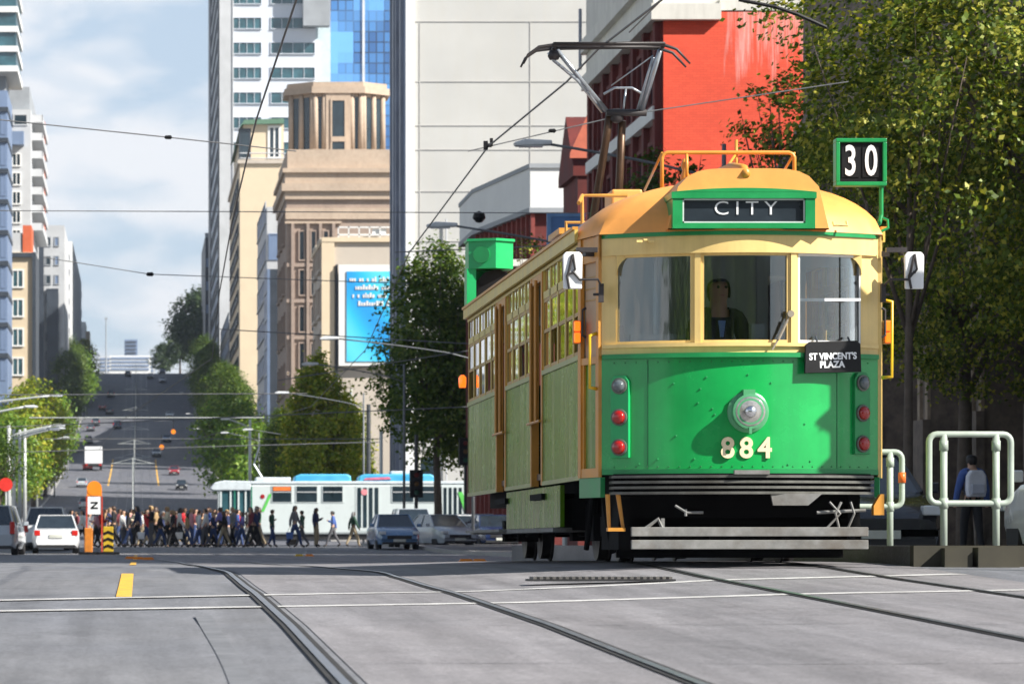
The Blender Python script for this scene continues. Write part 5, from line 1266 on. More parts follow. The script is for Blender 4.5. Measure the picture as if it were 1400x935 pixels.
b.box(20.2,20.5,58,112,22.8,24.4); b.build('pinnacles',B_stone,r)
b=MB(); b.box(19.5,34,37,57.9,-1,10.6); b.prism([(19.3,10.6),(34,10.6),(34,13),(24,13)],37,57.9,'y'); b.build('shade_wing',B_stone,r)  # church wing added out of view to shade the lower tree crowns
# end wall facing the camera
b=MB(); b.box(19.0,20.5,57.2,58,0,12); b.build('end_buttress',B_stonel,r)
r=bld('reflection_block','plain dark office block added unseen behind the camera to darken the windscreen reflections',-70,60,-130,-95,38,B_dark)  # block added out of view so the windscreen reflects something dark
b=MB()
for k in range(7): b.box(-70,60,-95,-94.7,3+k*5,4+k*5)
b.build('floor_band',B_grey,r)
# --- left side: stepped blocks, their fronts facing the camera
r=bld('blue_office_building','blue panelled office building at the left edge of the photo',-34,PX(10,478),478,496,PZ(124,478),B_bluegr)
b=MB()
for k in range(9): z=PZ(150+k*42,478); b.box(-34,PX(10,478)+.1,477.7,496.1,z-.3,z+.3)
b.build('floor_band',B_dark,r)
for k in range(9): window(r,'front',PX(1,478),PX(8,478),PZ(184+k*42,478),PZ(156+k*42,478),B_bluegr,B_bluegr,.15,.05,pos=478)
r=bld('glass_tower','glass tower with white floor bands cut off by the top left corner',-40,PX(22,505),505,525,95,B_glass2,zb=PZ(92,505))
b=MB()
for k in range(6): z=PZ(95-27*k,505); b.box(-40,PX(22,505)+.25,504.6,525.3,z-.35,z+.45)
b.build('floor_band',B_whitew,r)
b=MB(); b.box(-40,PX(8,510),510,522,0,PZ(92,505)); b.build('core',B_grey,r)
r=bld('apartment_building','pale apartment tower with stacked balconies and red screens on the left',-40,PX(42,560),560,604,PZ(150,560),B_lgrey)
b=MB(); b.box(-40,PX(40,560),561,600,PZ(150,560),PZ(118,560)); b.build('upper_wall',B_grey,r)
b=MB(); b.box(PX(10,560),PX(33,560),557.5,560,PZ(200,560),PZ(182,560)); b.build('canopy',B_bluegr,r)
for k in range(14):
    z=PZ(228+k*26,560)
    if z<24: break
    window(r,'front',PX(16,560),PX(29,560),z,z+2.1,B_whitew,B_glass,.2,.15,mull=1,pos=560)
for k in range(7):
    z=PZ(175+k*24,580)-.5; b=MB(); b.box(PX(42,560),PX(42,560)+1.7,566,598,z-.25,z); b.box(PX(42,560)+1.6,PX(42,560)+1.7,566,598,z,z+.9); b.box(PX(42,560),PX(42,560)+1.7,566,566.1,z,z+.9); bal=b.build('balcony',B_lgrey,r)
    b=MB(); b.box(PX(42,560)+.9,PX(42,560)+1.5,586,590,z,z+2.2); b.build('screen',B_or,bal)
window(r,'front',PX(18,560),PX(38,560),PZ(172,560),PZ(156,560),B_lgrey,B_glass,.2,.1,pos=560)
r=bld('orange_clad_building','cream building with an orange corner panel in front of the pale apartments',-40,PX(45,535),535,552,PZ(345,535),B_cream)
b=MB(); b.box(PX(31,535),PX(43,535),535.2,545,PZ(345,535),PZ(308,535)); b.build('corner_panel',B_or,r)
b=MB(); b.box(PX(12,535),PX(30,535),535.4,550,PZ(345,535),PZ(318,535)); b.build('upper_storey',B_lgrey,r)
for k in range(4):
    window(r,'front',PX(16,535),PX(33,535),PZ(394+k*40,535),PZ(368+k*40,535),B_whitew,B_glass2,.25,.15,mull=1,pos=535)
b=MB(); b.box(PX(44,535),PX(49,535),534.6,552,4,PZ(345,535)); b.build('dark_pier',B_dark,r)
b=MB(); b.box(PX(12,535),PX(44,535),534.5,535,PZ(352,535),PZ(346,535)); b.build('cornice',B_dark,r)
r=bld('grey_tower','grey tower with scattered square windows beside the far left trees',-40,PX(88,700),700,745,PZ(308,700),B_lgrey)
for k in range(8):
    z=PZ(330+k*26,700)-1
    if z<30: break
    window(r,'front',PX(62,700),PX(70,700),z,z+1.9,B_grey,B_glass,.2,.12,pos=700); window(r,'front',PX(74,700),PX(81,700),z,z+1.9,B_grey,B_bluegr,.2,.12,pos=700)
b=MB(); b.box(PX(49,700),PX(60,700),698.5,700,20,PZ(338,700)); b.box(PX(64,700),PX(80,700),699,700,20,PZ(395,700)); b.build('dark_bay',B_dark,r)
r=bld('pale_tower','pale narrow tower fading behind the grey tower on the left',-40,PX(99,830),830,960,PZ(330,830),B_whitew)
for k in range(7): window(r,'front',PX(91,830),PX(96,830),PZ(356+k*20,830),PZ(348+k*20,830),B_lgrey,B_lgrey,.15,.1,pos=830)
r=bld('pale_low_building','low pale building on the skyline left of the road crest',-17.5,-14.5,985,1010,PZ(440,985),B_whitew)
for k in range(4): window(r,'front',-17,-15.5,66+k*5-14,68+k*5-14,B_lgrey,B_glass,.2,.1,pos=985)
b=MB(); b.box(-14.5,-13.4,988,1000,48,PZ(452,985)); b.build('annex',B_cream,r)
# skyline over the crest
for px0,px1,py0,py1,Y,mt_,lb in ((170,188,464,520,2600,B_bluegr,'blue slab tower on the skyline above the road crest'),(150,206,486,520,2300,B_whitew,'long white hall on the skyline above the road crest'),(135,152,487,520,2450,B_lgrey,'pale blue block left of the long white hall'),(200,212,498,520,2350,B_lgrey,'low grey block right of the long white hall')):
    x0,x1=PX(px0,Y),PX(px1,Y); r=bld('skyline_building',lb,x0,x1,Y,Y+40,PZ(py0,Y),mt_,zb=0)
    b=MB()
    for k in range(4): z=PZ(py0+3+k*5,Y); b.box(x0+1,x1-1,Y-.6,Y,z-.8,z+.3)
    b.build('window_band',B_bluegr if mt_ is not B_bluegr else B_dark,r)
b=MB(); b.tube([(PX(145,2000),2000,60),(PX(145,2000),2000,PZ(436,2000))],[.7,.35],6); b.box(PX(143,2000),PX(147,2000),1999.6,2000.4,PZ(437,2000),PZ(434,2000)); o=b.build('light_mast',B_grey); tag(o,'thin tall mast standing above the road crest','mast')
# ================================================================== vehicles and street furniture
V_tyre=mat('tyre_rubber',(.015,.015,.016),.85,var=.2)
V_rim=mat('alloy_rim',(.45,.46,.47),.35,metal=.7)
V_glass=mat('car_glass',(.02,.03,.04),.08,var=.3,spec=.8,coat=.5)
V_trim=mat('car_trim_black',(.02,.02,.022),.5)
V_plate=mat('number_plate',(.55,.56,.50),.5)
V_lampw=mat('car_headlamp',(.7,.72,.74),.12,var=.1,coat=.8)
V_lampr=mat('car_tail_lamp',(.55,.02,.015),.2,var=.1,coat=.8)
def paint(n,c): return mat('paint_'+n,c,.25,var=.03,coat=.7,spec=.5)
def car(name,loc,rz,pt,kind,label,group=None):
    """faces -Y (towards the camera) when rz is 0"""
    root=empty(name,loc,rz,label,'car',group)
    if kind=='suv': L_,Hh,belt,W_=4.6,1.72,1.05,.92; cab=[(-1.15,belt),(-.55,Hh-.04),(2.0,Hh-.02),(2.22,belt)]
    elif kind=='wagon': L_,Hh,belt,W_=4.7,1.52,.95,.89; cab=[(-1.2,belt),(-.45,Hh-.04),(1.9,Hh-.04),(2.2,belt)]
    else: L_,Hh,belt,W_=4.6,1.44,.93,.88; cab=[(-1.15,belt),(-.35,Hh-.03),(1.0,Hh-.03),(1.75,belt)]
    h=L_/2; b=MB()
    prof=[(-h+.05,.22),(-h,.45),(-h+.05,.62),(-h+.25,.74),(cab[0][0],belt),(cab[3][0],belt+.01),(h-.12,belt-.03 if kind=='sedan' else belt),(h,.70),(h-.02,.40),(h-.1,.22)]
    # lofted body: narrower at nose and tail
    secs=[]
    ys=[-h,-h+.12,-h+.5,-1.2,0,1.2,h-.5,h-.1,h]
    def top(y):
        for (a,za),(c,zc_) in zip(prof[1:7],prof[2:8]):
            if a<=y<=c and c>a: return za+(zc_-za)*(y-a)/(c-a)
        return .62
    for y in ys:
        w_=W_*(1-.16*max(0,(abs(y)-h+.5)/.5)**1.5); zt=max(.55,top(y)); zbm=.20 if abs(y)<h-.1 else .30
        secs.append([(-w_*.93,y,zbm),(-w_,y,.42),(-w_,y,zt-.22),(-w_*.95,y,zt-.05),(-w_*.82,y,zt),(w_*.82,y,zt),(w_*.95,y,zt-.05),(w_,y,zt-.22),(w_,y,.42),(w_*.93,y,zbm)])
    b.grid(secs,True); b.add(secs[0],[tuple(range(10))]); b.add(secs[-1],[tuple(range(9,-1,-1))])
    b.build('body',pt,root,auto=.7)
    b=MB(); w0,w1=W_*.88,W_*.70
    gl=[[(-w0,cab[0][0],belt-.02),(-w1,cab[1][0],cab[1][1]),(-w1,cab[2][0],cab[2][1]),(-w0,cab[3][0],belt-.02)],[(w0,cab[0][0],belt-.02),(w1,cab[1][0],cab[1][1]),(w1,cab[2][0],cab[2][1]),(w0,cab[3][0],belt-.02)]]
    b.add(gl[0]+gl[1],[(0,1,2,3),(7,6,5,4),(0,4,5,1),(2,6,7,3)]); b.build('windows',V_glass,root)
    b=MB(); b.box(-w1-.01,w1+.01,cab[1][0]-.02,cab[2][0]+.03,cab[1][1]-.005,Hh)
    for s in (-1,1):
        for a,c in ((0,1),(3,2)):
            p=gl[0 if s<0 else 1][a]; q=gl[0 if s<0 else 1][c]; b.tube([p,q],.035,5)
        ym=(cab[1][0]+cab[2][0])/2; b.tube([(s*(w0+.01),ym,belt),(s*(w1+.01),ym,Hh-.03)],.03,5)
    b.build('roof',pt,root,bevel=.03)
    for s in (-1,1):
        b=MB(); b.box(s*(W_-.33),s*(W_-.06),-h-.015,-h+.2,.60,.73); b.build('headlight',V_lampw,root,bevel=.02)
        b=MB(); b.box(s*(W_-.30),s*(W_-.07),h-.2,h+.015,.66,.86) if kind!='suv' else b.box(s*(W_-.22),s*(W_-.05),h-.2,h+.015,.72,1.15); b.build('tail_light',V_lampr,root,bevel=.02)
        b=MB(); b.box(s*(W_+.0),s*(W_+.17),-.98,-.88,belt-.02,belt+.12); b.build('wing_mirror',pt,root,bevel=.02)
    b=MB(); b.box(-.5,.5,-h-.02,-h+.1,.42,.56); b.build('grille',V_trim,root); b=MB(); b.box(-W_*.8,W_*.8,-h-.01,-h+.15,.20,.30); b.build('front_bumper',V_trim,root); b=MB(); b.box(-W_*.8,W_*.8,h-.15,h+.01,.20,.32); b.build('rear_bumper',V_trim,root)
    b=MB(); b.box(-.25,.25,-h-.035,-h,.30,.41); b.build('number_plate',V_plate,root)
    b=MB(); b.box(-.25,.25,h,h+.035,.58,.70); b.build('number_plate',V_plate,root)
    for y in (-h+.85,h-.9):
        for s in (-1,1):
            b=MB(); M=Matrix.Translation((s*(W_-.12),y,.32)); b.lathe([(.2,-.11),(.31,-.11),(.325,-.08),(.325,.08),(.31,.11),(.2,.11)],20,(0,0,0),'x',M); t=b.build('wheel',V_tyre,root)
            b=MB(); b.lathe([(.001,s*.09),(.08,s*.10),(.21,s*.085),(.215,s*.07)],14,(0,0,0),'x',M); b.build('rim',V_rim,t)
    return root
def cpos(px,Y): return (PX(px,Y),Y,g(Y)+.008)
wht=paint('white',(.78,.79,.80)); blu=paint('blue',(.13,.24,.42)); sil=paint('silver',(.42,.46,.50)); dbl=paint('dark_blue',(.015,.03,.09)); gry=paint('grey',(.12,.13,.15)); blk=paint('black',(.012,.012,.014)); redp=paint('red',(.35,.015,.02))
gp='cars waiting left of the crossing'
car('parked_car',cpos(76,137),R(180)+.03,wht,'sedan','white sedan seen from behind, nearest the orange sign',gp)
car('parked_car',cpos(66,147),R(180)-.02,wht,'suv','white high roofed car just ahead of the white sedan',gp)
car('parked_car',cpos(-6,128),R(180)-.05,sil,'suv','silver car with red tail lamp cut off by the left edge',gp)
gp='cars facing the camera at the intersection'
car('parked_car',cpos(537,150),.05,blu,'sedan','blue sedan facing the camera before the white tram',gp)
car('parked_car',cpos(563,163),.02,sil,'suv','silver blue car with roof bars directly behind the blue sedan',gp)
car('parked_car',cpos(602,157),.30,sil,'sedan','silver sedan right of the blue sedan, first of the overlapping row',gp)
car('parked_car',cpos(628,164),.30,wht,'sedan','white sedan in the middle of the overlapping row of cars',gp)
car('parked_car',cpos(652,170),.30,sil,'wagon','pale wagon at the end of the row beside the tram rear',gp)
car('parked_car',cpos(672,162),.1,dbl,'sedan','dark blue car half hidden behind the rear of the green tram',gp)
car('parked_car',(9.55,49,g(49)+.008),.0,blk,'sedan','black car facing the camera beyond the tram and the railing')
car('parked_car',(11.35,42,g(42)+.008),R(180),wht,'wagon','white car with red tail lamps at the right edge behind the railing')
gp='vehicles on the hill'
for px,Y,rz,pt,k,l in ((131,690,R(180),redp,'sedan','dark red car ahead of the white box truck on the hill'),(140,860,R(180),redp,'sedan','red car near the top of the hill'),(150,845,R(180),gry,'wagon','grey car just below the red car on the hill'),
    (124,780,R(180),gry,'sedan','dark car at the left kerb halfway up the hill'),(112,570,R(180),sil,'sedan','silver car below the white box truck'),(228,740,0,blu,'wagon','blue car descending on the right of the hill'),(222,960,0,wht,'sedan','white car at the right edge of the crest'),
    (175,985,R(180),blk,'sedan','black car silhouetted at the crest'),(205,975,0,gry,'sedan','grey car at the crest beside the white car')):
    car('distant_car',cpos(px,Y),rz,pt,k,l,gp)
rh=random.Random(12); cl_=(('white',wht),('silver',sil),('dark grey',gry),('black',blk),('dark blue',dbl),('maroon',redp))
for i,(px,Y) in enumerate(((117,480),(121,735),(131,800),(152,905),(160,790),(238,620),(232,830),(214,690),(133,930),(248,560),(222,1010),(120,640))):
    cn,cp=cl_[i%6]; side='left' if px<185 else 'right'; ordn=('lowest','second','third','fourth','fifth','sixth','seventh')
    car('distant_car',cpos(px,Y),R(180) if px<185 else 0,cp,rh.choice(('sedan','wagon','suv')),f'{cn} car on the {side} of the hill, {["in the shade near the bottom","above the box truck","below two cars near the top","close under the crest","in the middle lane","at the lit band of road","high beside the trees","in the middle of the slope","just under the crest by the kerb","beside the bright green tree","over the crest","beside the box truck"][i]}',gp)
# box truck on the hill
r=empty('box_truck',cpos(128,640),0,'white box truck climbing the hill','truck'); r.scale=(1.35,1,1.25)
b=MB(); b.box(-1.15,1.15,-3.0,1.6,.9,3.3); b.build('cargo_box',wht,r,bevel=.05)
b=MB(); b.box(-1.05,1.05,1.7,3.2,.6,2.5); b.build('cab',wht,r,bevel=.1)
b=MB(); b.box(-1.1,1.1,-3.0,3.0,.55,.88); b.build('chassis',V_trim,r)
for s in (-1,1):
    b=MB(); b.box(s*.75,s*1.05,-3.05,-2.98,.62,.85); b.build('tail_light',V_lampr,r)
    for y in (-1.9,2.3):
        b=MB(); b.lathe([(.2,-.14),(.45,-.14),(.45,.14),(.2,.14)],16,(s*.95,y,.45),'x'); b.build('wheel',V_tyre,r)
# --- white tram crossing the intersection
WY=205.0; wx=PX(296,WY); wg=g(WY)
W_w=mat('tram_white',(.60,.66,.655),.3,var=.04,scale=1,coat=.4); W_g=mat('tram_lime',(.12,.55,.10),.4); W_roof=mat('tram_roof_white',(.58,.64,.67),.5)
wt=empty('white_tram',(wx,WY,wg),0,'modern white tram with sky blue roof pods crossing behind the crowd','tram')
LW=21.0
def wb(*a): 
    b=MB(); b.box(*a); return b
b=MB(); rows=[]
for x,dz,wd in ((0,.0,1.0),(.25,.15,1.15),(.9,.25,1.3),(1.6,.25,1.32)): pass
b.box(1.9,LW,0,2.65,.62,3.45); b.build('body',W_w,wt,bevel=.12)
b=MB(); b.prism([(.0,1.15),(.15,.62),(1.95,.62),(1.95,1.0),(.0,1.0)],.25,2.4,'y'); b.box(.35,1.95,.05,2.6,.62,1.05); b.build('nose_panel',W_w,wt,bevel=.06)
b=MB(); b.prism([(-.25,3.35),(-.35,3.2),(-.2,3.1),(1.95,3.1),(1.95,3.62),(.4,3.66),(-.1,3.55)],-.02,2.67,'y'); b.build('cab_roof',W_roof,wt,bevel=.05)
b=MB(); b.box(.22,1.9,.12,2.5,1.05,3.1); b.build('cab_glass',B_glass2,wt)
b=MB()
for x in (.2,.75,1.2,1.6): b.box(x,x+.10,.06,.12,1.0,3.12)
b.box(.1,.22,.1,2.5,1.0,3.1); b.build('cab_pillars',W_w,wt)
b=MB(); b.box(1.0,1.06,.03,.06,1.0,3.1); b.box(1.95,2.02,-.02,0,.7,3.3); b.build('cab_stripe',mat('dark_green_stripe',(.02,.20,.12),.4),wt)
b=MB(); b.box(LW-.6,1.9,-.02,2.67,3.45,3.62); b.build('roof',W_roof,wt,bevel=.04)
def wx_(px): return PX(px,WY)-wx
for a,c,mm in ((372,399,0),(405,434,0),(441,469,0),(536,566,0),(570,600,0),(645,672,0)):
    fr=wb(wx_(a)-.04,wx_(c)+.04,-.03,0,2.40,3.38).build('window_frame',W_w,wt)
    b=MB(); b.box(wx_(a)+.03,wx_(c)-.03,-.05,-.03,2.46,3.32); b.build('pane',B_glass,fr)
    b=MB(); b.box(wx_(a)+.03,wx_(c)-.03,-.06,-.05,2.98,3.03); b.build('slider_bar',B_lgrey,fr)
    if a==372:
        b=MB(); b.box(wx_(a)+.06,wx_(c)-.06,-.065,-.05,3.08,3.30); b.build('amber_display',mat('amber_display',(.45,.10,.02),.5,var=.3,scale=8,emit=(1,.25,.05),estr=.25),fr)
for a,c in ((486,520),(604,634)):
    b=MB(); b.box(wx_(a),wx_(c),-.02,.0,.80,3.35); d=b.build('door',W_w,wt)
    b=MB(); w4=(wx_(c)-wx_(a)-.1)/4
    for i in range(4): b.box(wx_(a)+.05+i*w4+.06,wx_(a)+.05+(i+1)*w4-.06,-.04,-.02,1.0,3.25)
    b.build('pane',B_glass,d)
b=MB(); b.lathe([(.18,-.05),(.18,-.045),(.001,-.05)],16,(wx_(498),0,3.0),'y'); b.build('round_sticker',mat('pink_sticker',(.75,.25,.28),.5),wt)
b=MB(); b.prism([(wx_(357),1.9),(wx_(361),1.9),(wx_(372),2.9),(wx_(368),2.9)],-.03,-.005,'y'); b.prism([(wx_(640),1.3),(wx_(648),1.3),(wx_(632),3.0),(wx_(626),3.0)],-.06,-.03,'y'); b.build('lime_stripe',W_g,wt)
b=MB(); b.lathe([(.13,-.02),(.12,-.03),(.001,-.03)],12,(wx_(359),0,2.75),'y'); b.build('emblem',redp,wt)
def podmat():
    m,nt,b=nodes('pod_advert'); N=nt.nodes.new; L=nt.links.new
    tc=N('ShaderNodeTexCoord'); n=N('ShaderNodeTexNoise'); n.inputs['Scale'].default_value=.6; n.inputs['Detail'].default_value=2; L(tc.outputs['Object'],n.inputs['Vector'])
    rp=N('ShaderNodeValToRGB'); L(n.outputs['Fac'],rp.inputs[0]); e=rp.color_ramp.elements; e[0].position=.3; e[0].color=(.03,.32,.62,1); e[1].position=.62; e[1].color=(.12,.52,.74,1)
    for p,c in ((.68,(.12,.60,.45,1)),(.72,(.70,.62,.15,1))): x=e.new(p); x.color=c
    L(rp.outputs[0],b.inputs['Base Color']); b.inputs['Roughness'].default_value=.4; return m
PM=podmat()
for a,c in ((402,480),(490,594)):
    b=MB(); x0,x1=wx_(a),wx_(c); b.prism([(x0,3.55),(x0+.05,3.9),(x0+.35,4.02),(x1-.2,4.02),(x1,3.9),(x1,3.55)],.05,2.3,'y'); b.build('roof_pod',PM,wt,bevel=.08)
b=MB(); b.prism([(wx_(497),3.68),(wx_(535),3.72),(wx_(532),3.86),(wx_(500),3.80)],.0,.04,'y'); b.build('pod_graphic',mat('pod_pink',(.65,.18,.28),.5,var=.3,scale=3),wt)
b=MB(); b.box(wx_(350),wx_(398),.3,2.2,3.62,3.85); b.box(wx_(535),wx_(565),.4,2.0,4.0,4.2); b.build('roof_unit',W_roof,wt,bevel=.05)
b=MB(); b.tube([(wx_(360),1.3,3.8),(wx_(348),1.3,4.6),(wx_(356),1.3,5.7)],.06,6); b.tube([(wx_(356),.4,5.7),(wx_(356),2.2,5.7)],.05,6); b.build('pantograph',T_metal,wt)
b=MB(); b.box(1.2,LW-.5,.15,2.5,.32,.64); b.build('skirt_underframe',V_trim,wt)
for x in (2.6,4.3,9.5,11.2,16.8,18.5):
    b=MB(); b.lathe([(.1,-.05),(.34,-.05),(.34,.08),(.1,.08)],18,(x,.45,.345),'y'); b.build('wheel',T_wheel,wt)
# --- safety zone platform and railings beside the tram
b=MB(); b.box(6.78,8.3,31.9,66,-.5,.150); o=b.build('safety_zone_platform',[M_pave]); tag(o,'raised dark tram stop island beside the right side of the tram','platform'); 
b=MB(); b.box(6.78,8.3,31.75,31.9,-.5,.152); o=b.build('island_kerb',mat('tarred_timber',(.05,.045,.03),.8,var=.3),o)
Rl=mat('railing_paint',(.38,.44,.38),.4,var=.15,scale=5,dirt_or_sheen=(.3,.32,.25,.4)); Rb=mat('reflective_orange',(.85,.16,.02),.4)
def railing(x0,x1,y,zt,zb,label,skew=0,band=False,zg=.14):
    root=empty('safety_railing',(x0,y,zg),0,label,'railing','round cornered railings on the tram stop island')
    w_=x1-x0; a,c=zb-zg,zt-zg; rr=.07; pts=[]
    for cx_,cz_,t0 in ((rr,a+rr,180),(w_-rr,a+rr,270),(w_-rr,c-rr,0),(rr,c-rr,90)):
        for k in range(5):
            t=R(t0+22.5*k); x=cx_+rr*math.cos(t); pts.append((x,skew*x,cz_+rr*math.sin(t)))
    b=MB(); b.tube(pts,.028,10,closed=True); b.build('rail_frame',Rl,root,smooth=True)
    for fx in (.18,.82):
        x=w_*fx; b=MB(); b.tube([(x,skew*x,-.14),(x,skew*x,c)],.031,10); p=b.build('post',Rl,root,smooth=True)
        b=MB(); 
        for z in (a,c-.10): b.tube([(x,skew*x,z-.045),(x,skew*x,z+.045)],.039,10)
        b.build('clamp',Rl,p,smooth=True)
    if band:
        b=MB(); b.tube([(w_,skew*w_,c-.30),(w_,skew*w_,c-.20)],.037,10); b.build('reflector_band',Rb,root,smooth=True)
    return root
railing(6.98,7.72,32.05,1.135,.525,'nearest pale green railing, closest to the right edge of the photo',.10)
railing(6.76,7.41,35.2,1.06,.53,'pale green railing with an orange band just right of the tram front',.05,True)
b=MB(); b.box(7.02,7.26,31.6,31.86,-.10,.13); b.box(7.30,7.66,31.55,31.86,-.10,.135); o=b.build('timber_kerb_blocks',mat('tarred_timber',(.05,.045,.03),.8,var=.3)); tag(o,'dark squat blocks at the foot of the nearest railing','block')
# --- orange stop signal among the crowd, striped hazard posts
Or=mat('sign_orange',(.92,.26,.01),.5,var=.06)
sgY=131; r=empty('street_sign',(PX(129,sgY),sgY,g(sgY)),0,'tall roadworks sign with round orange head among the crowd','sign')
b=MB(); b.lathe([(.27,-.045),(.27,.045)],22,(0,0,2.38),'y'); b.box(-.27,.27,-.03,.03,2.10,2.36); b.build('round_head',Or,r)
b=MB(); b.box(-.30,-.25,-.04,.04,0,2.1); b.box(.25,.30,-.04,.04,0,2.1); b.build('side_post',mat('post_red',(.50,.05,.02),.5),r)
b=MB(); b.box(-.24,.24,-.02,.02,1.45,2.08); pl=b.build('white_plate',T_wht,r)
b=MB(); b.prism([(-.13,1.90),(.13,1.90),(.13,1.84),(-.03,1.70),(.13,1.70),(.13,1.64),(-.13,1.64),(-.13,1.70),(.04,1.84),(-.13,1.84)],-.03,-.022,'y'); b.build('symbol',T_blk,pl)
for px_,nm in ((121,'left'),(148,'right')):
    Y=129; r=empty('hazard_post',(PX(px_,Y),Y,g(Y)),0,('orange' if px_==121 else 'yellow and black')+' hazard post at the foot of the roadworks sign','barrier')
    if px_==121:
        b=MB(); b.box(-.15,.15,-.06,.06,0,.95); b.build('panel',mat('hazard_orange',(.60,.20,.02),.6,var=.2,scale=5),r,bevel=.03); b=MB(); b.box(-.35,.35,-.2,.2,0,.1); b.build('foot',T_blk,r)
    else:
        b=MB(); b.box(-.18,.18,-.06,.06,.1,1.0); b.build('panel',mat('hazard_yellow',(.55,.36,.02),.5,var=.2,scale=5),r,bevel=.02)
        b=MB()
        for k in range(3): b.prism([(-.18,.2+k*.24),(.0,.28+k*.24),(.0,.38+k*.24),(-.18,.30+k*.24)],-.075,-.062,'y'); b.prism([(.18,.2+k*.24),(.0,.28+k*.24),(.0,.38+k*.24),(.18,.30+k*.24)],-.075,-.062,'y')
        b.build('chevrons',T_blk,r); b=MB(); b.box(-.4,.4,-.2,.2,0,.1); b.build('foot',T_blk,r)
# low orange reflectors on the road
for i,(px_,Y) in enumerate(((178,100),(190,96),(203,93),(409,118),(423,118),(637,74),(655,74),(757,75))):
    x=PX(px_,Y); b=MB(); b.prism([(x-.16,g(Y)+.004),(x+.16,g(Y)+.004),(x+.10,g(Y)+.07),(x-.10,g(Y)+.07)],Y-.08,Y+.08,'y'); o=b.build('road_stud',Or if i!=3 else T_yel); tag(o,'low orange lane stud on the road, '+('left near the yellow line' if i<3 else 'under the walkers' if i<5 else 'beyond the rear of the green tram'),'road stud','orange lane studs across the road')
# --- poles
P_gal=mat('pole_galvanised',(.50,.52,.50),.45,metal=.2,var=.12,scale=2); P_dark=mat('pole_dark',(.05,.055,.06),.5,var=.2); P_lamp=mat('lamp_white',(.72,.74,.75),.4)
P_mid=mat('pole_mid_grey',(.15,.16,.17),.5,var=.2)
def lamp(x,y,h,reach,label,group,ph=.07,m_=P_gal,rise=.9,zl=None):
    z=g(y)+.1; root=empty('street_lamp',(x,y,z),0,label,'street lamp',group)
    b=MB(); b.tube([(0,0,-.2),(0,0,h)],[ph*1.3,ph*.8],8); b.build('pole',m_,root,smooth=True)
    b=MB(); s=1 if reach>0 else -1; n=6
    pts=[(reach*t,0,h-rise+rise*(t**.7)) for t in [i/n for i in range(n+1)]]; b.tube(pts,ph*.55,6); b.build('arm',m_,root,smooth=True)
    b=MB(); x0=reach; b.prism([(x0-s*.1,h-.03),(x0+s*.7,h-.06),(x0+s*.75,h+.02),(x0+s*.5,h+.10),(x0-s*.1,h+.07)],-.14,.14,'y'); hd_=b.build('lamp_head',P_lamp,root,bevel=.03)
    b=MB(); b.box(x0+s*.1,x0+s*.62,-.10,.10,h-.075,h-.045); b.build('lens',V_lampw,hd_)
gp='street lamps along the right side'
for i,(x,y,hh,re,lb) in enumerate(((12.9,80,9.1,-3.9,'street lamp whose blue grey head hangs left of the red gable'),(12.8,98,8.9,-4.3,'street lamp above the rear roof of the green tram'),(13.2,158,9.0,-4.6,'street lamp with its head in front of the blue banner'),
    (13.3,182,9.0,-4.4,'street lamp with its head left of the beige building'),(13.5,218,9.0,-4.6,'street lamp above the conical tree'),(13.4,290,8.4,-4.4,'street lamp above the middle of the white tram'))):
    lamp(x+(1.35 if y in(158,) else 0),y,hh,re-(1.35 if y in(158,) else 0),lb,gp,.06,m_=P_mid)
gp='grey street lamps on the left'
for i,(px_,y,hh,re,lb) in enumerate(((12,240,7.6,3.0,'first grey lamp post from the left edge'),(19,262,7.9,2.6,'grey lamp post second from the left edge'),(27,285,8.3,2.4,'grey lamp post third from the left edge'),(34,300,8.7,2.6,'grey lamp post furthest right of the left group'))):
    lamp(PX(px_,y),y,hh,re,lb,gp,.14,rise=.8)
lamp(-10.8,225,8.4,3.8,'high grey lamp arm reaching in from the left edge',gp,.13)
lamp(-12.2,250,9.9,6.2,'longest and highest lamp arm on the left, crossing the yellow green trees',gp,.13)
lamp(10.4,340,10.3,-2.0,'lamp post standing above the front of the white tram','street lamps along the right side',.14)
lamp(12.6,520,11.5,-3.0,'distant lamp in front of the bright green tree','street lamps along the right side',.16)
for i,Y in enumerate((430,500,580,660,740,830,920)):
    x=PX(0,1)*0-.75; zz=g(Y); r=empty('catenary_pole',(x,Y,zz),0,f'slender centre pole carrying the tram wires, {["nearest the crossing","second","third","fourth","fifth","sixth","nearest the crest"][i]} up the hill','pole','centre poles up the hill')
    b=MB(); b.tube([(0,0,-.3),(0,0,7.2)],[.10,.07],6); b.build('shaft',P_gal,r); b=MB(); b.tube([(-2.6,0,6.5),(2.6,0,6.5)],.04,5); b.tube([(-2.3,0,6.5),(0,0,7.1)],.03,4); b.tube([(2.3,0,6.5),(0,0,7.1)],.03,4); b.build('cross_arm',P_gal,r)
for i,Y in enumerate((360,450,540,640,740,850)):
    for s,sd in ((-1,'left'),(1,'right')):
        lamp(s*12.3,Y+s*12,9.5,-s*3.2,f'hill street lamp on the {sd} kerb, {["first","second","third","fourth","fifth","sixth"][i]} from the bottom','street lamps up the hill',.09,m_=P_mid if s>0 else P_gal)
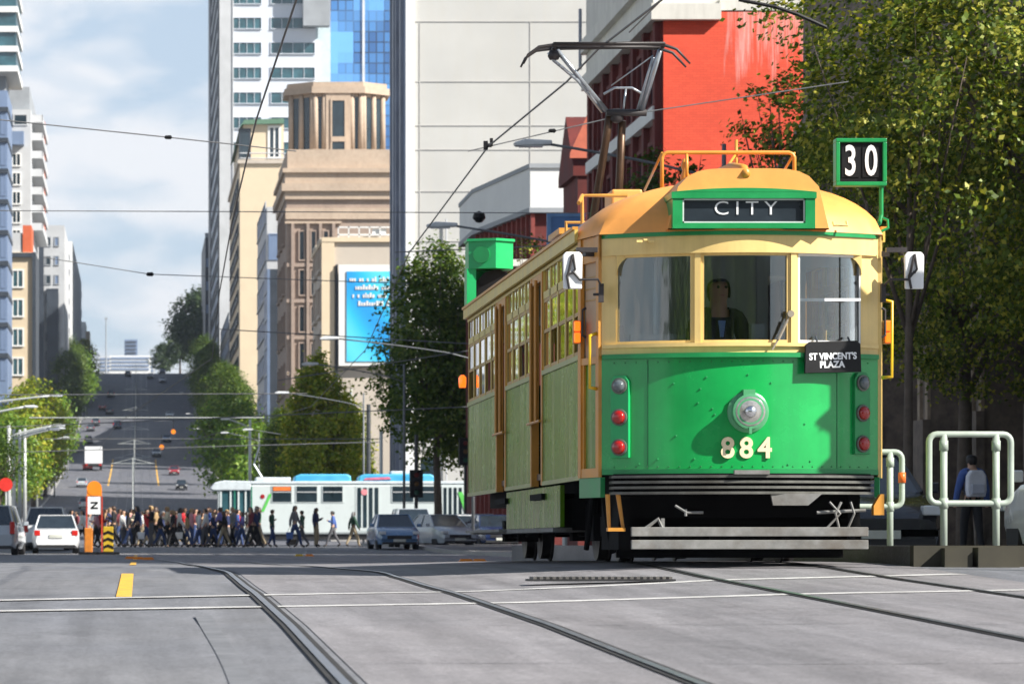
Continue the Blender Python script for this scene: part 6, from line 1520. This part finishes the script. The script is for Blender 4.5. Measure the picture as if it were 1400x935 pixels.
# traffic signals
def signal(x,y,h,label,heads,m_=P_dark,r_=.09):
    root=empty('traffic_signal',(x,y,g(y)+.1),0,label,'traffic light'); b=MB(); b.tube([(0,0,-.2),(0,0,h)],r_,8); b.build('pole',m_,root)
    for z in heads:
        b=MB(); b.box(-.32,.32,-.22,.12,z,z+1.35); hd_=b.build('signal_head',T_blk,root,bevel=.04)
        for k in range(3):
            b=MB(); b.lathe([(.12,-.24),(.11,-.26),(.001,-.265)],12,(0,0,z+.25+.42*k),'y'); b.build('lens',(mat('sig_green',(.01,.10,.06),.3),mat('sig_amber',(.15,.07,.01),.3),mat('sig_red',(.16,.01,.01),.3))[k],hd_)
            b=MB(); b.tube([(-.13,-.24,z+.25+.42*k),(-.13,-.42,z+.28+.42*k)],.01,4); b.prism([(-.14,z+.36+.42*k),(.14,z+.36+.42*k),(.12,z+.40+.42*k),(-.12,z+.40+.42*k)],-.45,-.22,'y'); b.build('visor',T_blk,hd_)
    return root
signal(PX(569,176),176,5.3,'dark traffic signal pole in front of the white tram',(2.25,))
signal(PX(636,180),180,5.2,'dark traffic signal pole left of the green tram rear',(3.9,),r_=.07)
signal(PX(504,240),240,9.0,'dark slender pole behind the white tram',(),r_=.14)
signal(PX(521,250),250,7.5,'second slender pole behind the white tram',(),r_=.12,m_=P_gal)
signal(PX(480,300),300,12,'thin grey catenary pole in front of the conical tree',(),r_=.10,m_=P_gal)
b=MB(); Y=170; x=PX(8,Y); b.tube([(x,Y,g(Y)),(x,Y,g(Y)+3.2)],.05,6); r0=b.build('stop_sign',P_gal); tag(r0,'round red sign on a pole at the left edge','sign')
b=MB(); b.lathe([(.32,-.07),(.32,-.05)],20,(x,Y,g(Y)+2.9),'y'); b.build('red_disc',mat('sign_red',(.70,.03,.02),.5),r0)
# unseen signal added beside the track to cast the shadow on the tram front
rs=signal(8.95,29.85,4.3,'tall traffic signal added out of view right of the tram for its shadow',(3.05,),r_=.06)
b=MB(); b.box(-.26,.26,.02,.05,2.95,4.60); b.build('target_board',T_blk,rs)
# blue board on a pole
r=empty('sign_board',(11.75,100,g(100)+.1),0,'plain blue board mounted high beside the corner building','sign')
b=MB(); b.box(-.51,.55,-.06,.06,8.45,9.42); b.build('board',mat('board_blue',(.10,.22,.46),.5,var=.1),r,bevel=.02)
b=MB(); b.box(-.51,-.40,-.09,-.06,8.45,9.42); b.box(-.40,.55,-.08,-.06,9.32,9.42); b.build('board_rim',mat('rim_blue',(.18,.34,.60),.5),r)
b=MB(); b.tube([(0,.12,-.2),(0,.12,9.3)],.07,8); b.build('pole',P_gal,r)
b=MB(); b.box(.30,.62,-.25,-.10,8.70,8.98); b.build('camera_box',P_gal,r)
# silver street light between tram and concrete tower
r=empty('light_fitting',(PX(655,104),104,0),0,'dark round fitting hanging from the span wire above the tram rear','lamp')
b=MB(); b.lathe([(.02,9.72),(.16,9.65),(.19,9.52),(.09,9.40),(.001,9.38)],12); b.build('shade',T_blk,r)
# --- overhead wires
W_=mat('copper_wire',(.10,.095,.09),.5,metal=.5); W2=mat('steel_wire',(.20,.20,.20),.5,metal=.4)
def wire(name,pts,r_,label,group,m_=W_,par=None,sag=0):
    b=MB(); P=[]
    for i in range(len(pts)-1):
        a=Vector(pts[i]); c=Vector(pts[i+1]); n=8 if sag else 1
        for k in range(n): t=k/n; q=a.lerp(c,t); q.z-=sag*4*t*(1-t); P.append(q)
    P.append(Vector(pts[-1])); b.tube(P,r_,5); o=b.build(name,m_,par)
    if label: tag(o,label,'wire',group)
    return o
WZ=5.76
c1=wire('contact_wire',[(5.6,20,WZ),PP(905,0,37.3),(5.2,41,5.765),PP(775,112,43.9),PP(668,200,51),PP(560,345,69),PP(541,386,80),(PX(500,110),110,PZ(478,110)),(PX(425,150),150,PZ(556,150)),(1.2,220,WZ+.2)],.013,'contact wire running over the pantograph of the green tram','tram contact wires')
c2=wire('contact_wire',[(1.75,20,WZ),PP(405,0,37.3),PP(350,165,47.9),PP(318,300,62),PP(300,400,80),(PX(290,110),110,PZ(490,110)),(-1.0,170,WZ+.1),(-2.4,220,WZ+.2)],.013,'contact wire over the left track, crossing the white office tower','tram contact wires')
b=MB(); 
for px_,py_,Y in ((230,188,57),): pass
sp=[(190,290,165,60),(0,0,0,0)]
def span(Y,pyl,pyr,pxl,pxr,ins=(),lab='',r_=.012,pc=None,m_=W2):
    pts=[PP(pxl,pyl,Y)]
    if pc: pts.append(PP(pc[0],pc[1],Y))
    pts.append(PP(pxr,pyr,Y)); o=wire('span_wire',pts,r_,lab,'span wires across the street',m_,sag=0)
    for px_,py_ in ins:
        b=MB(); c=PP(px_,py_,Y); s_=Y/57; b.lathe([(.012*s_,-.06*s_),(.03*s_,-.04*s_),(.033*s_,.04*s_),(.012*s_,.06*s_)],8,tuple(c),'x'); b.build('insulator',T_blk,o)
span(57,160,207,-40,405,((230,188),),'span wire with a black insulator against the sky, highest on the left',.010,pc=(230,188))
span(57,112,207,1160,640,((668,199),(755,179)),'span wire from the trees on the right to the concrete tower',.010,pc=(850,158))
span(75,288,293,-40,1100,(),'long level span wire crossing the sky below the highest one',.010)
span(84,352,388,60,560,((205,375),),'span wire with an insulator low against the sky',.010,pc=(205,375))
span(69,345,320,540,1140,(),'span wire from the concrete tower to the green box on the tram',.011)
span(98,450,470,300,640,(),'span wire in front of the banner',.014)
span(125,540,538,-20,420,(),'span wire passing in front of the hill road',.018)
span(150,585,556,-20,640,(),'span wire just above the lamps on the left',.022)
span(150,520,478,380,650,(),'slanting span wire before the dark tree',.020)
span(170,571,571,40,360,(),'pale span wire in front of the lit trees',.03,m_=P_gal)
span(190,600,600,60,520,(),'span wire above the white tram roof',.025)
span(230,618,604,20,520,(),'lowest span wire above the white tram',.03)
b=MB(); b.tube([PP(1010,0,26),PP(1060,10,26),PP(1090,20,26),PP(1130,38,26)],.014,6); 
o=b.build('feeder_cable',T_blk); tag(o,'thick black cable curving at the top right over the red wall','wire')
wire('pull_off_wire',[PP(860,45,40),PP(905,0,40)],.008,'short pull off wire rising from the pantograph head',None)
# fittings where wires meet
b=MB(); c=PP(664,203,51); b.box(c.x-.03,c.x+.03,c.y-.03,c.y+.03,c.z-.02,c.z+.10); b.box(c.x+.06,c.x+.10,c.y-.03,c.y+.03,c.z+.03,c.z+.14); b.build('wire_clamp',T_blk,c1)
# orange crossing lamps hanging over the far street
for px_,py_,Y in ((237,590,300),(221,611,300)):
    r=empty('hanging_signal',tuple(PP(px_,py_,Y)),0,('upper' if py_==590 else 'lower')+' round orange signal hanging over the far street','signal')
    b=MB(); b.lathe([(.20,-.05),(.20,.05)],16,(0,0,0),'y'); b.build('disc',Or,r); b=MB(); b.tube([(0,0,.2),(0,0,1.0)],.03,5); b.build('hanger',T_blk,r)
# ------------------------------------------------------------------ aerial haze
def haze(d):
    b=MB(); b.box(-320,420,-95,3000,-30,205); o=b.build('haze',[]); o['kind']='stuff'
    m=bpy.data.materials.new('haze_air'); m.use_nodes=True; nt=m.node_tree; nt.nodes.remove(nt.nodes['Principled BSDF'])
    v=nt.nodes.new('ShaderNodeVolumePrincipled'); v.inputs['Color'].default_value=(.75,.85,1,1); v.inputs['Density'].default_value=d; v.inputs['Anisotropy'].default_value=.2
    nt.links.new(v.outputs[0],nt.nodes['Material Output'].inputs['Volume']); o.data.materials.append(m)
HAZE=0.00008
if HAZE: haze(HAZE)
